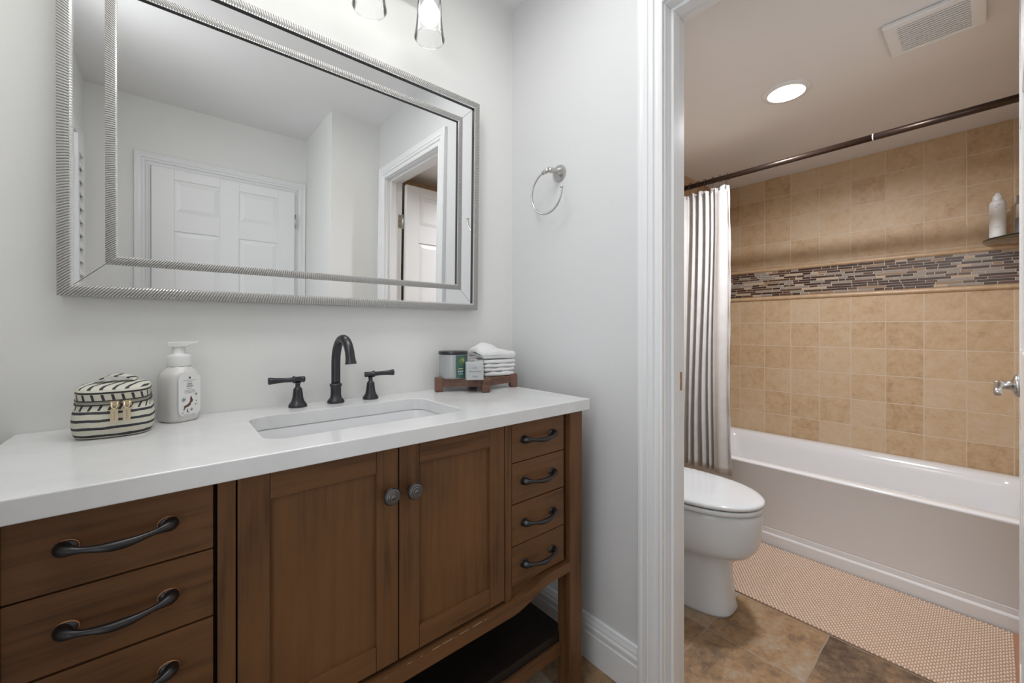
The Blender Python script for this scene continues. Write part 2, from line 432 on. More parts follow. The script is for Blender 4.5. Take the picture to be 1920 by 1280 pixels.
# baseboards (tall, stepped profile)
BB = [(0, 0), (.016, 0), (.016, .092), (.0135, .096), (.0135, .104), (.0155, .108), (.0155, .116), (.012, .122), (.012, .128), (.009, .138), (.0075, .146), (.003, .149), (0, .149)]
m = MB(); m.prism([(-d, z) for d, z in BB], 'y', -.609, -.017); 
m.v = [(x, y, z) for x, y, z in m.v]
struct('baseboard_right', m, M_TRIM, bevel=.0008)
m = MB(); m.prism([(-d, z) for d, z in BB], 'x', XL, 0); struct('baseboard_back', m, M_TRIM)
m = MB(); m.prism([(YF + d, z) for d, z in BB], 'x', XL, -1.247); m.prism([(YF + d, z) for d, z in BB], 'x', -.318, -.311); struct('baseboard_front', m, M_TRIM)
m = MB(); m.prism([(XB + d, z) for d, z in BB], 'y', -.60, YE); struct('baseboard_bath', m, M_TRIM)

# casings: profile across the width (0 = inner edge, .076 = outer edge) against depth
CP = [(0, 0), (0, .011), (.004, .013), (.010, .013), (.013, .0105), (.020, .0115), (.024, .0105), (.027, .0165), (.037, .0178), (.041, .0165), (.043, .0195), (.058, .0185), (.066, .0205), (.073, .0205), (.076, .018), (.076, 0)]
def casing(name, kind, a0, a1, zt, plane, sgn, mat=M_TRIM):
    # kind 'x': opening in a wall x=plane, a = y ; kind 'y': opening in a wall y=plane, a = x ; sgn = outward direction
    m = MB()
    def P(a, d, z): return (plane + sgn * d, a, z) if kind == 'x' else (a, plane + sgn * d, z)
    lo, hi = min(a0, a1), max(a0, a1); n = len(CP)
    path = [[P(lo - w_, d, 0) for w_, d in CP], [P(lo - w_, d, zt + w_) for w_, d in CP],
            [P(hi + w_, d, zt + w_) for w_, d in CP], [P(hi + w_, d, 0) for w_, d in CP]]
    m.loft(path, 0, False, True)
    return struct(name, m, mat)
casing('trim_4', 'x', YJ1 - .003, YJ0 + .003, ZH + .003, 0, -1)
casing('trim_5', 'y', -1.178, -.388, 2.040, YF, 1)
# jamb lining with door stop and strike plate
m = MB()
m.box(0.0005, XB - .0005, YJ0, YJ0 + .016, 0, ZH + .016); m.box(0.0005, XB - .0005, YJ1 - .016, YJ1, 0, ZH + .016); m.box(0.0005, XB - .0005, YJ1, YJ0, ZH, ZH + .016)
m.box(.030, .068, YJ0 - .010, YJ0, 0, ZH - .010); m.box(.030, .068, YJ1, YJ1 + .010, 0, ZH - .010); m.box(.030, .068, YJ1, YJ0, ZH - .010, ZH)
jamb = struct('trim_6', m, M_TRIM, bevel=.0012)
m = MB(); m.box(.0745, .0975, YJ0 - .0012, YJ0, .930, .986)
m.box(.0745, .0835, YJ0 - .0016, YJ0 - .0004, .944, .972, 1); m.box(.0800, .0855, YJ0 - .0020, YJ0 - .0004, .951, .966, 2)
obj('strike_plate', m, [M_BRASS, M_DARK, M_SILVER2], jamb, bevel=.0006)['label'] = 'brass strike plate'

# six-panel doors: built in xz with the face towards -y and +y, width along +x from 0
def panel_door(wd, ht, th=.035):
    m = MB(); e = .0065
    m.box(0, wd, -th / 2 + e, th / 2 - e, 0, ht)
    st = .108 if wd > .7 else .095; mid = .105 if wd > .7 else .085
    cols_ = [(st, (wd - mid) / 2), ((wd + mid) / 2, wd - st)]
    rows = [(ht - .062 - .205, ht - .062), (ht - .38 - .60, ht - .38), (.19, ht - .38 - .60 - .19)]
    for sg in (-1, 1):
        y0, y1 = (sg * (th / 2 - e), sg * th / 2)
        for a, b in ((0, st), (wd - st, wd), (cols_[0][1], cols_[1][0])): m.box(a, b, y0, y1, 0, ht)
        zs = [0] + [v for r in reversed(rows) for v in r] + [ht]
        for a, b in zip(zs[::2], zs[1::2]):
            for c in cols_: m.box(c[0], c[1], y0, y1, a, b)
        for r in rows:
            for c in cols_: m.frustum(c[0] + .008, c[1] - .008, r[0] + .008, r[1] - .008, y0, y0 + sg * .005, .024)
    return m
def hinge(parent, M, leaf=False):
    m = MB(); m.lathe([(.0055, 0), (.0055, .089)], 12, M=M, cap=True)
    m.lathe([(.0035, -.004), (.006, -.002), (.006, 0)], 12, M=M, cap=True); m.lathe([(.006, .089), (.006, .091), (.0035, .093)], 12, M=M, cap=True)
    if leaf:
        m.box(-.034, 0, -.0045, -.0030, 0, .089, M=M)
        for zz in (.015, .045, .075): m.box(-.024, -.018, -.0032, -.0026, zz - .003, zz + .003, 1, M=M)
    return obj('hinge', m, [M_NICKEL, M_DARK], parent)

# bathroom door, standing open into the bathroom
ang = R(-.9)
Md = Matrix.Translation((.128, -1.3525, .012)) @ Matrix.Rotation(ang, 4, 'Z')
m = panel_door(.648, 2.03).xform(Md)
bdoor = struct('door_1', m, M_DOOR, bevel=.0015)
H = Md @ Matrix.Translation((.590, .0175, .945)) @ Matrix.Rotation(R(-90), 4, 'X')
m = MB(); m.lathe([(.0, 0), (.031, 0), (.032, .004), (.030, .009), (.020, .012), (.0135, .016), (.0125, .022), (.0115, .032), (.0125, .034), (.012, .043), (.007, .047), (0, .048)], 28, M=H)
p0 = H @ Vector((0, 0, .038)); dx = (Md.to_3x3() @ Vector((-1, 0, 0)))
m.tube([p0 + dx * t + Vector((0, 0, dz)) for t, dz in ((0, 0), (.02, .001), (.05, -.001), (.085, -.005), (.104, -.009), (.112, -.016))], [.0105, .0098, .009, .0085, .0085, .007], 12)
obj('lever_handle', m, M_NICKEL, bdoor)['label'] = 'brushed nickel lever handle'
for zz in (.22, 1.0, 1.75):
    hinge(bdoor, Matrix.Translation((.119, YJ1 + .0048, zz)), True)

# opposite room door, closed
Md = Matrix.Translation((-1.176, YF + .018, .008))
m = panel_door(.786, 2.028, .034).xform(Md)
rdoor = struct('door_2', m, M_DOOR, bevel=.0015)
for zz in (.22, 1.02, 1.785):
    hinge(rdoor, Matrix.Translation((-.387, YF + .040, zz)) @ Matrix.Rotation(R(180), 4, 'Z'))
m = MB(); Hk = Matrix.Translation((-1.115, YF + .035, .96)) @ Matrix.Rotation(R(-90), 4, 'X')
m.lathe([(0, 0), (.030, 0), (.030, .006), (.012, .012), (.011, .03), (.024, .04), (.027, .052), (.020, .064), (0, .067)], 24, M=Hk)
obj('door_knob', m, M_NICKEL, rdoor)

# white louvred shutter leaf folded back beside the added window, and the casing
m = MB(); x0 = XL + .004; x1 = XL + .030; ya, yb = -1.865, -1.66; zt = 2.01; zb_ = .30
m.box(x0, x1, ya, ya + .040, zb_, zt); m.box(x0, x1, yb - .040, yb, zb_, zt); m.box(x0, x1 - .001, ya + .040, yb - .040, zt - .075, zt); m.box(x0, x1 - .001, ya + .040, yb - .040, zb_, zb_ + .08); m.box(XL + .0005, XL + .003, ya + .01, yb - .01, zb_ + .02, zt - .02, 1)  # near-black sheet behind the louvres paints the shade in their gaps
NL = 23; st_ = (zt - .078 - zb_ - .084) / NL; z = zb_ + .084
for _ in range(NL):
    m.prism([(x0 + .001, z + st_ - .006), (x0 + .005, z + st_ - .002), (x1 - .001, z + .006), (x1 - .005, z + .002)], 'y', ya + .040, yb - .040)
    z += st_
obj('shutter', m, [M_DOOR, M_GAP], win)
m = MB(); m.box(XL, XL + .018, -1.935, -1.870, .25, 2.03); m.box(XL, XL + .018, WY1, WY1 + .065, .25, 1.84); m.box(XL, XL + .018, -1.935, -1.655, 2.03, 2.09); m.box(XL, XL + .018, -1.650, WY1 + .065, 1.845, 1.905)
struct('trim_7', m, M_TRIM, bevel=.003)

# ------------------------------------------------------------------ vanity cabinet
VX = -.7155; FY = -.465
van = thing('vanity_cabinet', 'dark walnut vanity cabinet with two panelled doors, drawer stacks and open bottom shelf', 'cabinet', (VX, -.24, 0))
def mx(a): return 2 * VX - a         # mirror across the middle of the vanity
# legs
for sx in (1, -1):
    for y0, y1 in ((-.476, -.424), (-.062, -.010)):
        xa, xb = -.1725, -.1185
        if sx < 0: xa, xb = -1.3170, -1.2660
        m = MB(); m.box(xa, xb, y0, y1, 0, .8655); obj('leg', m, M_WZ, van, bevel=.002)
# carcass: sides, back, floor, face stiles
m = MB()
for xa, xb in ((-.160, -.130), (mx(-.130), mx(-.160))): m.box(xa, xb, -.424, -.062, .42, .865)
m.box(mx(-.160), -.160, -.040, -.025, .42, .865); m.box(mx(-.160), -.160, -.440, -.040, .404, .416, 1)
m.box(-1.2655, -.1725, -.4475, -.4440, .416, .865, 1)
for xa, xb in ((-.416, -.3935), (-1.0330, -1.0080)): m.box(xa, xb, -.4640, -.4475, .392, .8645)
obj('carcass', m, [M_WZ, M_GAP], van, bevel=.0008)
for xa, xb in ((-.3930, -.1728), (-1.2655, -1.0335)):
    m = MB(); m.box(xa, xb, -.4545, -.4485, .391, .4225); obj('drawer_filler', m, M_WX, van)
# curved bottom rail
def rail_poly():
    top = []; bot = []
    N = 60; x0, x1 = -1.2655, -.1725
    for i in range(N + 1):
        x = x0 + (x1 - x0) * i / N; d = abs(x - VX)
        s1 = sstep((d - .315) / .15)
        top.append((x, .3895 + .027 * s1)); bot.append((x, .356 + .032 * s1))
    return bot + top[::-1], top, bot
poly, top, bot = rail_poly()
m = MB(); N = len(top)
for i in range(N - 1):
    (xa, zb0), (xb, zb1), (_, zt0), (_, zt1) = bot[i], bot[i + 1], top[i], top[i + 1]
    y0, y1 = -.477, -.440
    vs = [(xa, y0, zb0), (xb, y0, zb1), (xb, y0, zt1), (xa, y0, zt0), (xa, y1, zb0), (xb, y1, zb1), (xb, y1, zt1), (xa, y1, zt0)]
    m.add(vs, [(0, 1, 2, 3), (4, 7, 6, 5), (0, 4, 5, 1), (3, 2, 6, 7)])
for xa, xb, dz in ((-.700, -.690, .0), (-.668, -.664, .0), (-.640, -.618, .0), (-.612, -.585, .0), (-.580, -.574, -.001), (-.566, -.540, .0), (-.528, -.500, .0), (-.492, -.486, .0), (-.752, -.745, -.001), (-.785, -.781, .0)):
    m.box(xa, xb, -.4772, -.4755, .3891 + dz, .3897 + dz, 1)          # worn finish along the front edge
obj('curved_rail', m, [M_WX, simple('worn_wood', (.36, .25, .14, 1), .6)], van)
# shelf
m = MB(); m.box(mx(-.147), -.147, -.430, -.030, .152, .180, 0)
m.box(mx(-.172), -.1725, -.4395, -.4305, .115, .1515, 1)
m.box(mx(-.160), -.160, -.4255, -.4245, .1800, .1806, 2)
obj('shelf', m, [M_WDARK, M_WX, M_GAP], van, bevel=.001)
# doors
def vdoor(xa, xb):
    m = MB(); zb, zt = .400, .8630; st = .0478; y0, y1 = FY, FY + .017
    m.box(xa, xa + st, y0, y1, zb, zt, 1); m.box(xb - st, xb, y0, y1, zb, zt, 1)
    m.box(xa + st + .0008, xb - st - .0008, y0, y1, .8135, zt, 0); m.box(xa + st + .0008, xb - st - .0008, y0, y1, zb, .4505, 0)
    m.box(xa + st - .004, xb - st + .004, y0 + .0075, y1 - .001, .4465, .8175, 2)
    return obj('door', m, [M_WX, M_WZ, wood_panel], van, bevel=.0011)
wood_panel = wood('walnut_wood_panel', 'z', (.146, .067, .026), (.092, .042, .018))
dl = vdoor(-1.0052, -.7155); dr = vdoor(-.7125, -.4190)
def knob(parent, x, z):
    M_ = Matrix.Translation((x, FY, z)) @ Matrix.Rotation(R(90), 4, 'X')
    m = MB(); m.lathe([(0, 0), (.0085, 0), (.0085, .003), (.0055, .006), (.006, .013), (.0125, .017), (.0172, .0195), (.0178, .022), (.0165, .0245)], 32, 0, M_)
    m.lathe([(.0165, .0245), (.0150, .0255), (.0138, .0245), (.0130, .0262), (.0112, .0268), (.0105, .0255), (.0092, .0275), (.0070, .0285), (.0062, .0272), (.0045, .0295), (0, .031)], 32, 1, M_)
    m.lathe([(.0178, .0205), (.0186, .0216), (.0178, .0226)], 32, 1, M_)
    return obj('knob', m, [M_BRONZE, M_PEWTER], parent)
knob(dl, -.7385, .7665); knob(dr, -.6855, .7645)
# drawers with bow pulls
def pull(parent, xc, z, rim):
    m = MB(); y = FY
    P_ = [(-.0585, .001, 0), (-.0570, -.007, 0), (-.0535, -.014, .0005), (-.047, -.020, .0005), (-.038, -.0235, -.0005), (-.027, -.026, -.002), (-.013, -.0285, -.0035), (0, -.0292, -.004)]
    Rr = [.0095, .0100, .0088, .0062, .0042, .0046, .0062, .0068]
    pts = P_ + [(-a, b, c) for a, b, c in P_[-2::-1]]; rr = Rr + Rr[-2::-1]
    m.tube(*smooth([(xc + a, y + b, z + c) for a, b, c in pts], rr, 3), 14)
    for s in (-1, 1):
        M_ = Matrix.Translation((xc + s * .0545, y, z)) @ Matrix.Rotation(R(90), 4, 'X') @ Matrix.Diagonal((1.28, 1, 1, 1))
        m.lathe([(.0108, -.001), (.0112, .0012), (.0100, .0018)], 20, 1, M_); m.lathe([(.0100, .0018), (.0085, .0045), (0, .006)], 20, 0, M_)
    return obj('handle', m, [M_BRONZE, rim], parent)
DZ = [(.7560, .8630), (.6450, .7535), (.5312, .6418), (.4240, .5290)]
for side in (1, -1):
    xa, xb = (-.3922, -.1895) if side > 0 else (-1.2625, -1.0390)
    for k, (z0, z1) in enumerate(DZ):
        m = MB(); m.box(xa, xb, FY, FY + .0165, z0, z1)
        d = obj('drawer', m, M_WX, van, bevel=.0012)
        pull(d, (xa + xb) / 2 - (.004 if side > 0 else -.001), (.8140, .7005, .5870, .4745)[k], M_BRONZE if side > 0 else M_COPPER)

# ------------------------------------------------------------------ countertop and sink
CX0, CX1, CY0, CY1, CZ0, CZ1 = -1.337, -.094, -.487, -.001, .866, .900
SX0, SX1, SY0, SY1 = -.951, -.489, -.390, -.128
bm = bmesh.new()
outer = [(CX0, CY0), (CX1, CY0), (CX1, CY1), (CX0, CY1)]
scx, scy = (SX0 + SX1) / 2, (SY0 + SY1) / 2
inner = [(scx + x, scy + y) for x, y in rrect(SX1 - SX0, SY1 - SY0, .045, 8)]
def ring(pts, z): return [bm.verts.new((x, y, z)) for x, y in pts]
ot, it_, ob, ib = ring(outer, CZ1), ring(inner, CZ1), ring(outer, CZ0), ring(inner, CZ0)
def edges(r): return [bm.edges.get((a, b)) or bm.edges.new((a, b)) for a, b in zip(r, r[1:] + r[:1])]
bmesh.ops.triangle_fill(bm, use_beauty=True, use_dissolve=False, edges=edges(ot) + edges(it_))
bmesh.ops.triangle_fill(bm, use_beauty=True, use_dissolve=False, edges=edges(ob) + edges(ib))
for a, b in ((ot, ob), (it_, ib)):
    n = len(a)
    for i in range(n): bm.faces.new((a[i], a[(i + 1) % n], b[(i + 1) % n], b[i]))
m = MB(); bm.verts.index_update(); m.add([v.co[:] for v in bm.verts], [[v.index for v in f.verts] for f in bm.faces]); bm.free()
tag(obj('countertop', m, M_QUARTZ, bevel=.0022), 'white quartz vanity countertop on the walnut cabinet with a sink cutout', 'countertop')
sink = thing('sink', 'white rectangular undermount sink set into the vanity top', 'sink', (scx, scy, .74))
m = MB(); W_, D_ = SX1 - SX0, SY1 - SY0
rg = []
for (dw, z, rr) in ((.036, .8655, .05), (.006, .8655, .048), (.002, .862, .046), (-.004, .80, .04), (-.014, .765, .05), (-.05, .750, .055), (-.12, .746, .05), (-.20, .744, .03)):
    rg.append([(scx + x, scy + y, z) for x, y in rrect(W_ + dw, D_ + dw, rr, 6)])
m.loft(rg, 0, True, False)
rg2 = [[(scx + x, scy + y, z) for x, y in rrect(W_ + dw, D_ + dw, rr, 6)] for dw, z, rr in ((.036, .8655, .05), (.030, .80, .05), (.0, .75, .05), (-.20, .735, .03))]
m.loft(rg2, 0, True, False)
b = len(m.v) - 28; m.f.append([b + i for i in range(28)]); m.m.append(0); m.sm.append(False)
m.f.append([7 * 28 + i for i in range(28)]); m.m.append(0); m.sm.append(False)
obj('basin', m, M_BASIN, sink)
m = MB(); m.lathe([(.022, .7438), (.022, .7475), (.016, .7475), (.014, .7455), (0, .7455)], 24, M=Matrix.Translation((scx, scy, 0))); obj('drain', m, M_BLACK, sink)

# ------------------------------------------------------------------ faucet
fau = thing('faucet', 'matte black widespread faucet with gooseneck spout and two lever handles', 'faucet', (-.719, -.045, .9))
m = MB(); T = Matrix.Translation((-.719, -.047, .9))
m.lathe([(0, 0), (.0235, 0), (.0238, .004), (.022, .0085), (.0165, .0145), (.0145, .024), (.0145, .046), (.0165, .049), (.017, .053), (.0155, .056), (.0115, .058)], 32, 0, T)
pts = [(0, 0, .056), (0, 0, .10), (0, -.001, .128), (0, -.006, .150), (0, -.017, .170), (0, -.033, .1835), (0, -.051, .1875), (0, -.069, .1835), (0, -.084, .171), (0, -.094, .154), (0, -.099, .138), (0, -.102, .126), (0, -.103, .119)]
dirx, diry = .09, .99
rr = [.0125] * 9 + [.0125, .0128, .0142, .0160]
m.tube(*smooth([(-.719 + (-y) * dirx, -.047 + y * diry, .9 + z) for _, y, z in pts], rr), 24)
obj('spout', m, M_BLACK, fau)
for hx, hd in ((-.8205, -1), (-.6155, 1)):
    T = Matrix.Translation((hx, -.047, .9)); m = MB()
    m.lathe([(0, 0), (.0235, 0), (.0238, .004), (.0215, .009), (.0165, .016), (.0135, .027), (.0115, .046), (.0118, .048), (.0095, .052), (.0062, .056), (.0062, .064), (.008, .068)], 28, 0, T)
    hb = obj('handle', m, M_BLACK, fau)
    m = MB(); zz = .976; s = hd
    P_ = [(-.018, .0062), (-.0165, .0088), (-.013, .0082), (.006, .0076), (.0085, .0098), (.012, .0098), (.0135, .0068), (.035, .0064), (.055, .0078), (.069, .0098), (.072, .0094), (.0725, .004)]
    m.tube([(hx + s * a, -.047 - .10 * a, zz + .02 * a) for a, _ in P_], [r for _, r in P_], 20)
    obj('lever', m, M_BLACK, hb)

# ------------------------------------------------------------------ wall mirror
MT = R(1.0)
mir = thing('wall_mirror', 'large silver ribbed frame mirror hung over the vanity', 'mirror', (-.74, -.02, 1.188))
MM = Matrix.Translation((-1.273, 0, 1.188)) @ Matrix.Rotation(MT, 4, 'X')   # local: x width, y depth (- outwards), z height
MW, MH = 1.068, .770
def L(x, y, z): return MM @ Vector((x, y, z))
def frame_band(name, i0, i1, yb, yf, ribs, lip):
    # mitred band between insets i0 and i1, ribbed across its length
    m = MB()
    cs = [(i0, yb), (i0, yf), (i0 + (i1 - i0) * .5, yf - .0012), (i1 - lip, yf), (i1, yf + .001), (i1, yb)]
    sides = [('b', MW), ('r', MH), ('t', MW), ('l', MH)]
    for sd, ln in sides:
        n = int(ln / .0061) * 4; rings = []
        for k in range(n + 1):
            f = k / n; rib = (.0022, .0002, .0, .0002)[k % 4]
            rg_ = []
            for q, (ins, y) in enumerate(cs):
                t = ins + f * (ln - 2 * ins)
                yy = y + (rib if q in (1, 2, 3) else 0)
                rg_.append({'b': L(t, yy, ins), 'r': L(MW - ins, yy, t), 't': L(MW - t, yy, MH - ins), 'l': L(ins, yy, MH - t)}[sd])
            rings.append(rg_)
        nn = len(cs); vs = [p for r in rings for p in r]; fs = []; ms = []
        b0 = len(m.v); m.v += [tuple(p) for p in vs]
        for i in range(n):
            for j in range(nn - 1):
                m.f.append([b0 + i * nn + j, b0 + i * nn + j + 1, b0 + (i + 1) * nn + j + 1, b0 + (i + 1) * nn + j])
                m.m.append(1 if j == 3 or (j == 4 and sd in 'bl') else (2 if j == 4 else 0)); m.sm.append(False)  # right and top inner returns dark: their dark reflection put into the colour
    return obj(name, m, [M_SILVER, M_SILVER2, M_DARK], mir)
GY = -.030
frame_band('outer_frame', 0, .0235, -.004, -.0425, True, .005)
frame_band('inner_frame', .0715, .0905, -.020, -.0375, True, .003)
def quad_strip(name, i0, i1, y, mat):
    m = MB(); e = .0007
    for sd, ln in (('b', MW), ('r', MH), ('t', MW), ('l', MH)):
        f = lambda t, ins: {'b': L(t, y, ins), 'r': L(MW - ins, y, t), 't': L(MW - t, y, MH - ins), 'l': L(ins, y, MH - t)}[sd]
        m.add([f(i0 + e, i0), f(ln - i0 - e, i0), f(ln - i1 - e, i1), f(i1 + e, i1)], [(0, 1, 2, 3)])
    return obj(name, m, mat, mir)
quad_strip('mirror_border', .0235, .0715, GY - .004, M_MIRROR)
m = MB(); m.add([L(.09, GY, .09), L(MW - .09, GY, .09), L(MW - .09, GY, MH - .09), L(.09, GY, MH - .09)], [(0, 1, 2, 3)])
obj('mirror_glass', m, M_MIRROR, mir)
m = MB(); m.add([L(x, y, z) for y in (-.003, -.026) for x, z in ((.008, .008), (MW - .008, .008), (MW - .008, MH - .008), (.008, MH - .008))],
                [(0, 3, 2, 1), (4, 5, 6, 7), (0, 1, 5, 4), (1, 2, 6, 5), (2, 3, 7, 6), (3, 0, 4, 7)])
obj('backing', m, M_DARK, mir)

# ------------------------------------------------------------------ vanity light
vl = thing('vanity_light', 'wall light bar with clear glass shades and glowing bulbs above the mirror', 'wall light', (-.747, -.02, 2.22))
m = MB(); m.box(-.86, -.634, -.022, -.0005, 2.205, 2.315); m.box(-1.10, -.393, -.062, -.040, 2.25, 2.272); m.box(-.76, -.734, -.042, -.02, 2.25, 2.272)
obj('bar', m, M_NICKEL, vl, bevel=.003)
LX = (-.459, -.652, -.845, -1.038); LY = -.135
for x in LX:
    m = MB(); m.tube([(x, -.050, 2.261), (x, -.10, 2.266), (x, LY, 2.262), (x, LY, 2.235)], .007, 10)
    m.lathe([(0, 2.2400), (.020, 2.2400), (.024, 2.2200), (.024, 2.1800), (.017, 2.1700), (.0, 2.1700)], 24, M=Matrix.Translation((x, LY, 0)))
    obj('socket', m, M_NICKEL, vl)
    m = MB(); m.lathe([(.0250, 2.2170), (.030, 2.2150), (.0345, 2.2000), (.0360, 2.1700), (.0385, 2.1200), (.0425, 2.0750), (.0468, 2.0430)], 40, M=Matrix.Translation((x, LY, 0)))
    m.lathe([(.0455, 2.0430), (.0468, 2.0405), (.0482, 2.0430), (.0468, 2.0455), (.0455, 2.0430)], 40, M=Matrix.Translation((x, LY, 0)))
    obj('glass_shade', m, M_GLASS, vl)
    m = MB(); m.lathe([(.0, 2.0850), (.012, 2.0875), (.0235, 2.0950), (.0305, 2.1070), (.0325, 2.1190), (.029, 2.1350), (.021, 2.1510), (.015, 2.1610), (.0135, 2.1710)], 28, M=Matrix.Translation((x, LY, 0)))
    obj('bulb', m, M_BULB, vl)

# unseen flush dome lamp added on the left wall to brighten the room
gl_ = thing('added_dome_lamp', 'added round white dome lamp flush on the left wall, out of view', 'wall light', (XL + .01, -1.06, 2.06))
GT = Matrix.Translation((XL, -1.06, 2.06)) @ Matrix.Rotation(R(90), 4, 'Y')
m = MB(); m.lathe([(0, .0005), (.150, .0005), (.150, .008), (.140, .012), (0, .012)], 40, 0, GT); obj('base_plate', m, M_NICKEL, gl_)
m = MB(); m.lathe([(.138, .0125), (.134, .020), (.115, .030), (.08, .037), (.04, .040), (0, .0405)], 40, 0, GT); obj('dome', m, emis('lit_fill_dome', (.965, .985, 1.01, 1), FILL_DOME), gl_)

# ------------------------------------------------------------------ towel ring
tr = thing('towel_ring', 'brushed nickel open towel ring on the side wall right of the mirror', 'towel ring', (0, -.272, 1.685))
m = MB(); T = Matrix.Translation((0, -.272, 1.686)) @ Matrix.Rotation(R(-90), 4, 'Y')
m.lathe([(0, 0), (.030, 0), (.030, .004), (.026, .012), (.017, .022), (.011, .029), (.0085, .033), (.0085, .040), (.0105, .044), (.0105, .052), (.008, .057), (0, .059)], 32, 0, T)
obj('wall_post', m, M_NICKEL, tr)
m = MB()
c = (-.0545, -.2555, 1.608); rad = .0755
m.tube([(-.0545, -.268, 1.686), (-.0545, -.256, 1.6855), (-.0545, -.246, 1.6845), (-.0545, -.237, 1.681)], [.0085, .0095, .0075, .006], 14)
pts = [(c[0] - .002 * math.sin(R(t)), c[1] + rad * math.cos(R(t)), c[2] + rad * math.sin(R(t))) for t in range(75, -181, -5)]
m.tube(pts, .0040, 12)
e = pts[-1]; m.lathe([(0, -.004), (.005, -.003), (.0062, 0), (.0062, .003), (0, .005)], 16, M=Matrix.Translation(e))
obj('ring', m, M_NICKEL, tr)

# ------------------------------------------------------------------ striped cosmetic bag
def stripe_mat(name, per=.0167, off=0.0, duty=.27, coord='v', wob=.12):
    t = NT(name); t.set(Roughness=.85)
    uv = t.n('ShaderNodeUVMap'); s = t.sep(uv.outputs[0]); a = s[1] if coord == 'v' else s[0]
    nz = t.noise(uv.outputs[0], 28, 2); nf = t.noise(uv.outputs[0], 900, 1)
    f = t.math('FRACT', t.math('ADD', t.math('DIVIDE', t.math('SUBTRACT', a, off), per), t.math('MULTIPLY', t.math('SUBTRACT', nz, .5), wob * 2.5)))
    msk = t.math('LESS_THAN', t.math('ADD', f, t.math('MULTIPLY', t.math('SUBTRACT', nf, .5), .16)), duty)
    t.col(t.mix(msk, (.66, .64, .53, 1), (.045, .045, .055, 1)))
    t.bump(nf, .25, .0008); return t.m
M_STR = stripe_mat('striped_canvas', .0150, .0045, .34, 'v', .14)
M_DASH = stripe_mat('dashed_canvas', .0148, 0, .30, 'u', .02)
M_CREAM = simple('cream_canvas', (.66, .64, .53, 1), .85)
M_ZIP = simple('zip_tape', (.42, .40, .33, 1), .7)
BC = Vector((-1.1805, -.112, .9)); BR = R(-2)
bag = thing('cosmetic_bag', 'cream canvas cosmetic bag with black stripes and zipped lid on the vanity top', 'bag', BC)
BMt = Matrix.Translation(BC) @ Matrix.Rotation(BR, 4, 'Z')
NB = 64
def bring(a, b, z, e=3.0, tilt=0.0):
    return [(x, y, z + tilt * y) for x, y in supere(a, b, e, NB)]
def bag_part(name, rings, mats, cap=False, midx=None, vs=None, capend=None):
    m = MB(); uv = []
    per = 0; 
    for k, r in enumerate(rings):
        acc = 0
        for j, p in enumerate(r):
            if j: acc += (Vector(p) - Vector(r[j - 1])).length
            m.v.append(tuple(BMt @ Vector(p))); uv.append((acc, (p[2] if vs is None else vs[k])))
    for i in range(len(rings) - 1):
        for j in range(NB):
            q = (j + 1) % NB
            m.f.append([i * NB + j, i * NB + q, (i + 1) * NB + q, (i + 1) * NB + j]); m.m.append(midx[i] if midx else 0); m.sm.append(True)
    if cap: m.f.append([j for j in reversed(range(NB))]); m.m.append(0); m.sm.append(False)
    if capend is not None:
        e = (len(rings) - 1) * NB; m.f.append([e + j for j in range(NB)]); m.m.append(capend); m.sm.append(True)
    m.uv = uv
    return obj(name, m, mats, bag)
tz = .06
bag_part('body', [bring(.050, .047, .0005), bring(.056, .053, .002), bring(.0600, .0575, .010), bring(.0620, .0605, .024), bring(.0618, .0605, .038), bring(.0605, .0590, .050), bring(.0590, .0570, .058, 3, tz * .5), bring(.0575, .0560, .0585, 3, tz), bring(.0565, .0550, .0690, 3, tz)],
         [M_STR, M_DASH], True, [0, 0, 0, 0, 0, 0, 0, 1])
bag_part('zipper', [bring(.0568, .0552, .0690, 3, tz), bring(.0580, .0562, .0693, 3, tz), bring(.0578, .0560, .0712, 3, tz), bring(.0557, .0542, .0715, 3, tz), bring(.0553, .0538, .0765, 3, tz), bring(.0573, .0556, .0768, 3, tz), bring(.0571, .0554, .0785, 3, tz), bring(.0557, .0541, .0788, 3, tz)],
         [M_ZIP, M_DARK], False, [1, 1, 1, 0, 1, 1, 1])
def topmat():
    t = NT('striped_lid_canvas'); t.set(Roughness=.85)
    tc = t.sep(t.pos()); a = t.math('ADD', t.math('MULTIPLY', tc[0], .93), t.math('MULTIPLY', tc[1], -.38))
    f = t.math('FRACT', t.math('ADD', t.math('DIVIDE', a, .0175), t.math('MULTIPLY', t.noise(t.pos(), 22, 2), .5)))
    nf = t.noise(t.pos(), 900, 1)
    t.col(t.mix(t.math('LESS_THAN', f, .30), (.68, .67, .58, 1), (.05, .05, .06, 1))); t.bump(nf, .25, .0008); return t.m
M_LID = topmat()
bag_part('lid', [bring(.0560, .0543, .0785, 3, tz), bring(.0566, .0548, .0905, 3, tz), bring(.0570, .0552, .0915, 3, tz), bring(.0562, .0545, .0950, 3, tz), bring(.0545, .0528, .0990, 3, tz), bring(.0505, .0488, .1020, 3, tz), bring(.0390, .0370, .1045, 3, tz), bring(.0180, .017, .1055, 3, tz)],
         [M_LID, M_DASH, M_DARK, M_CREAM], False, [1, 3, 2, 3, 0, 0, 0], None, 0)
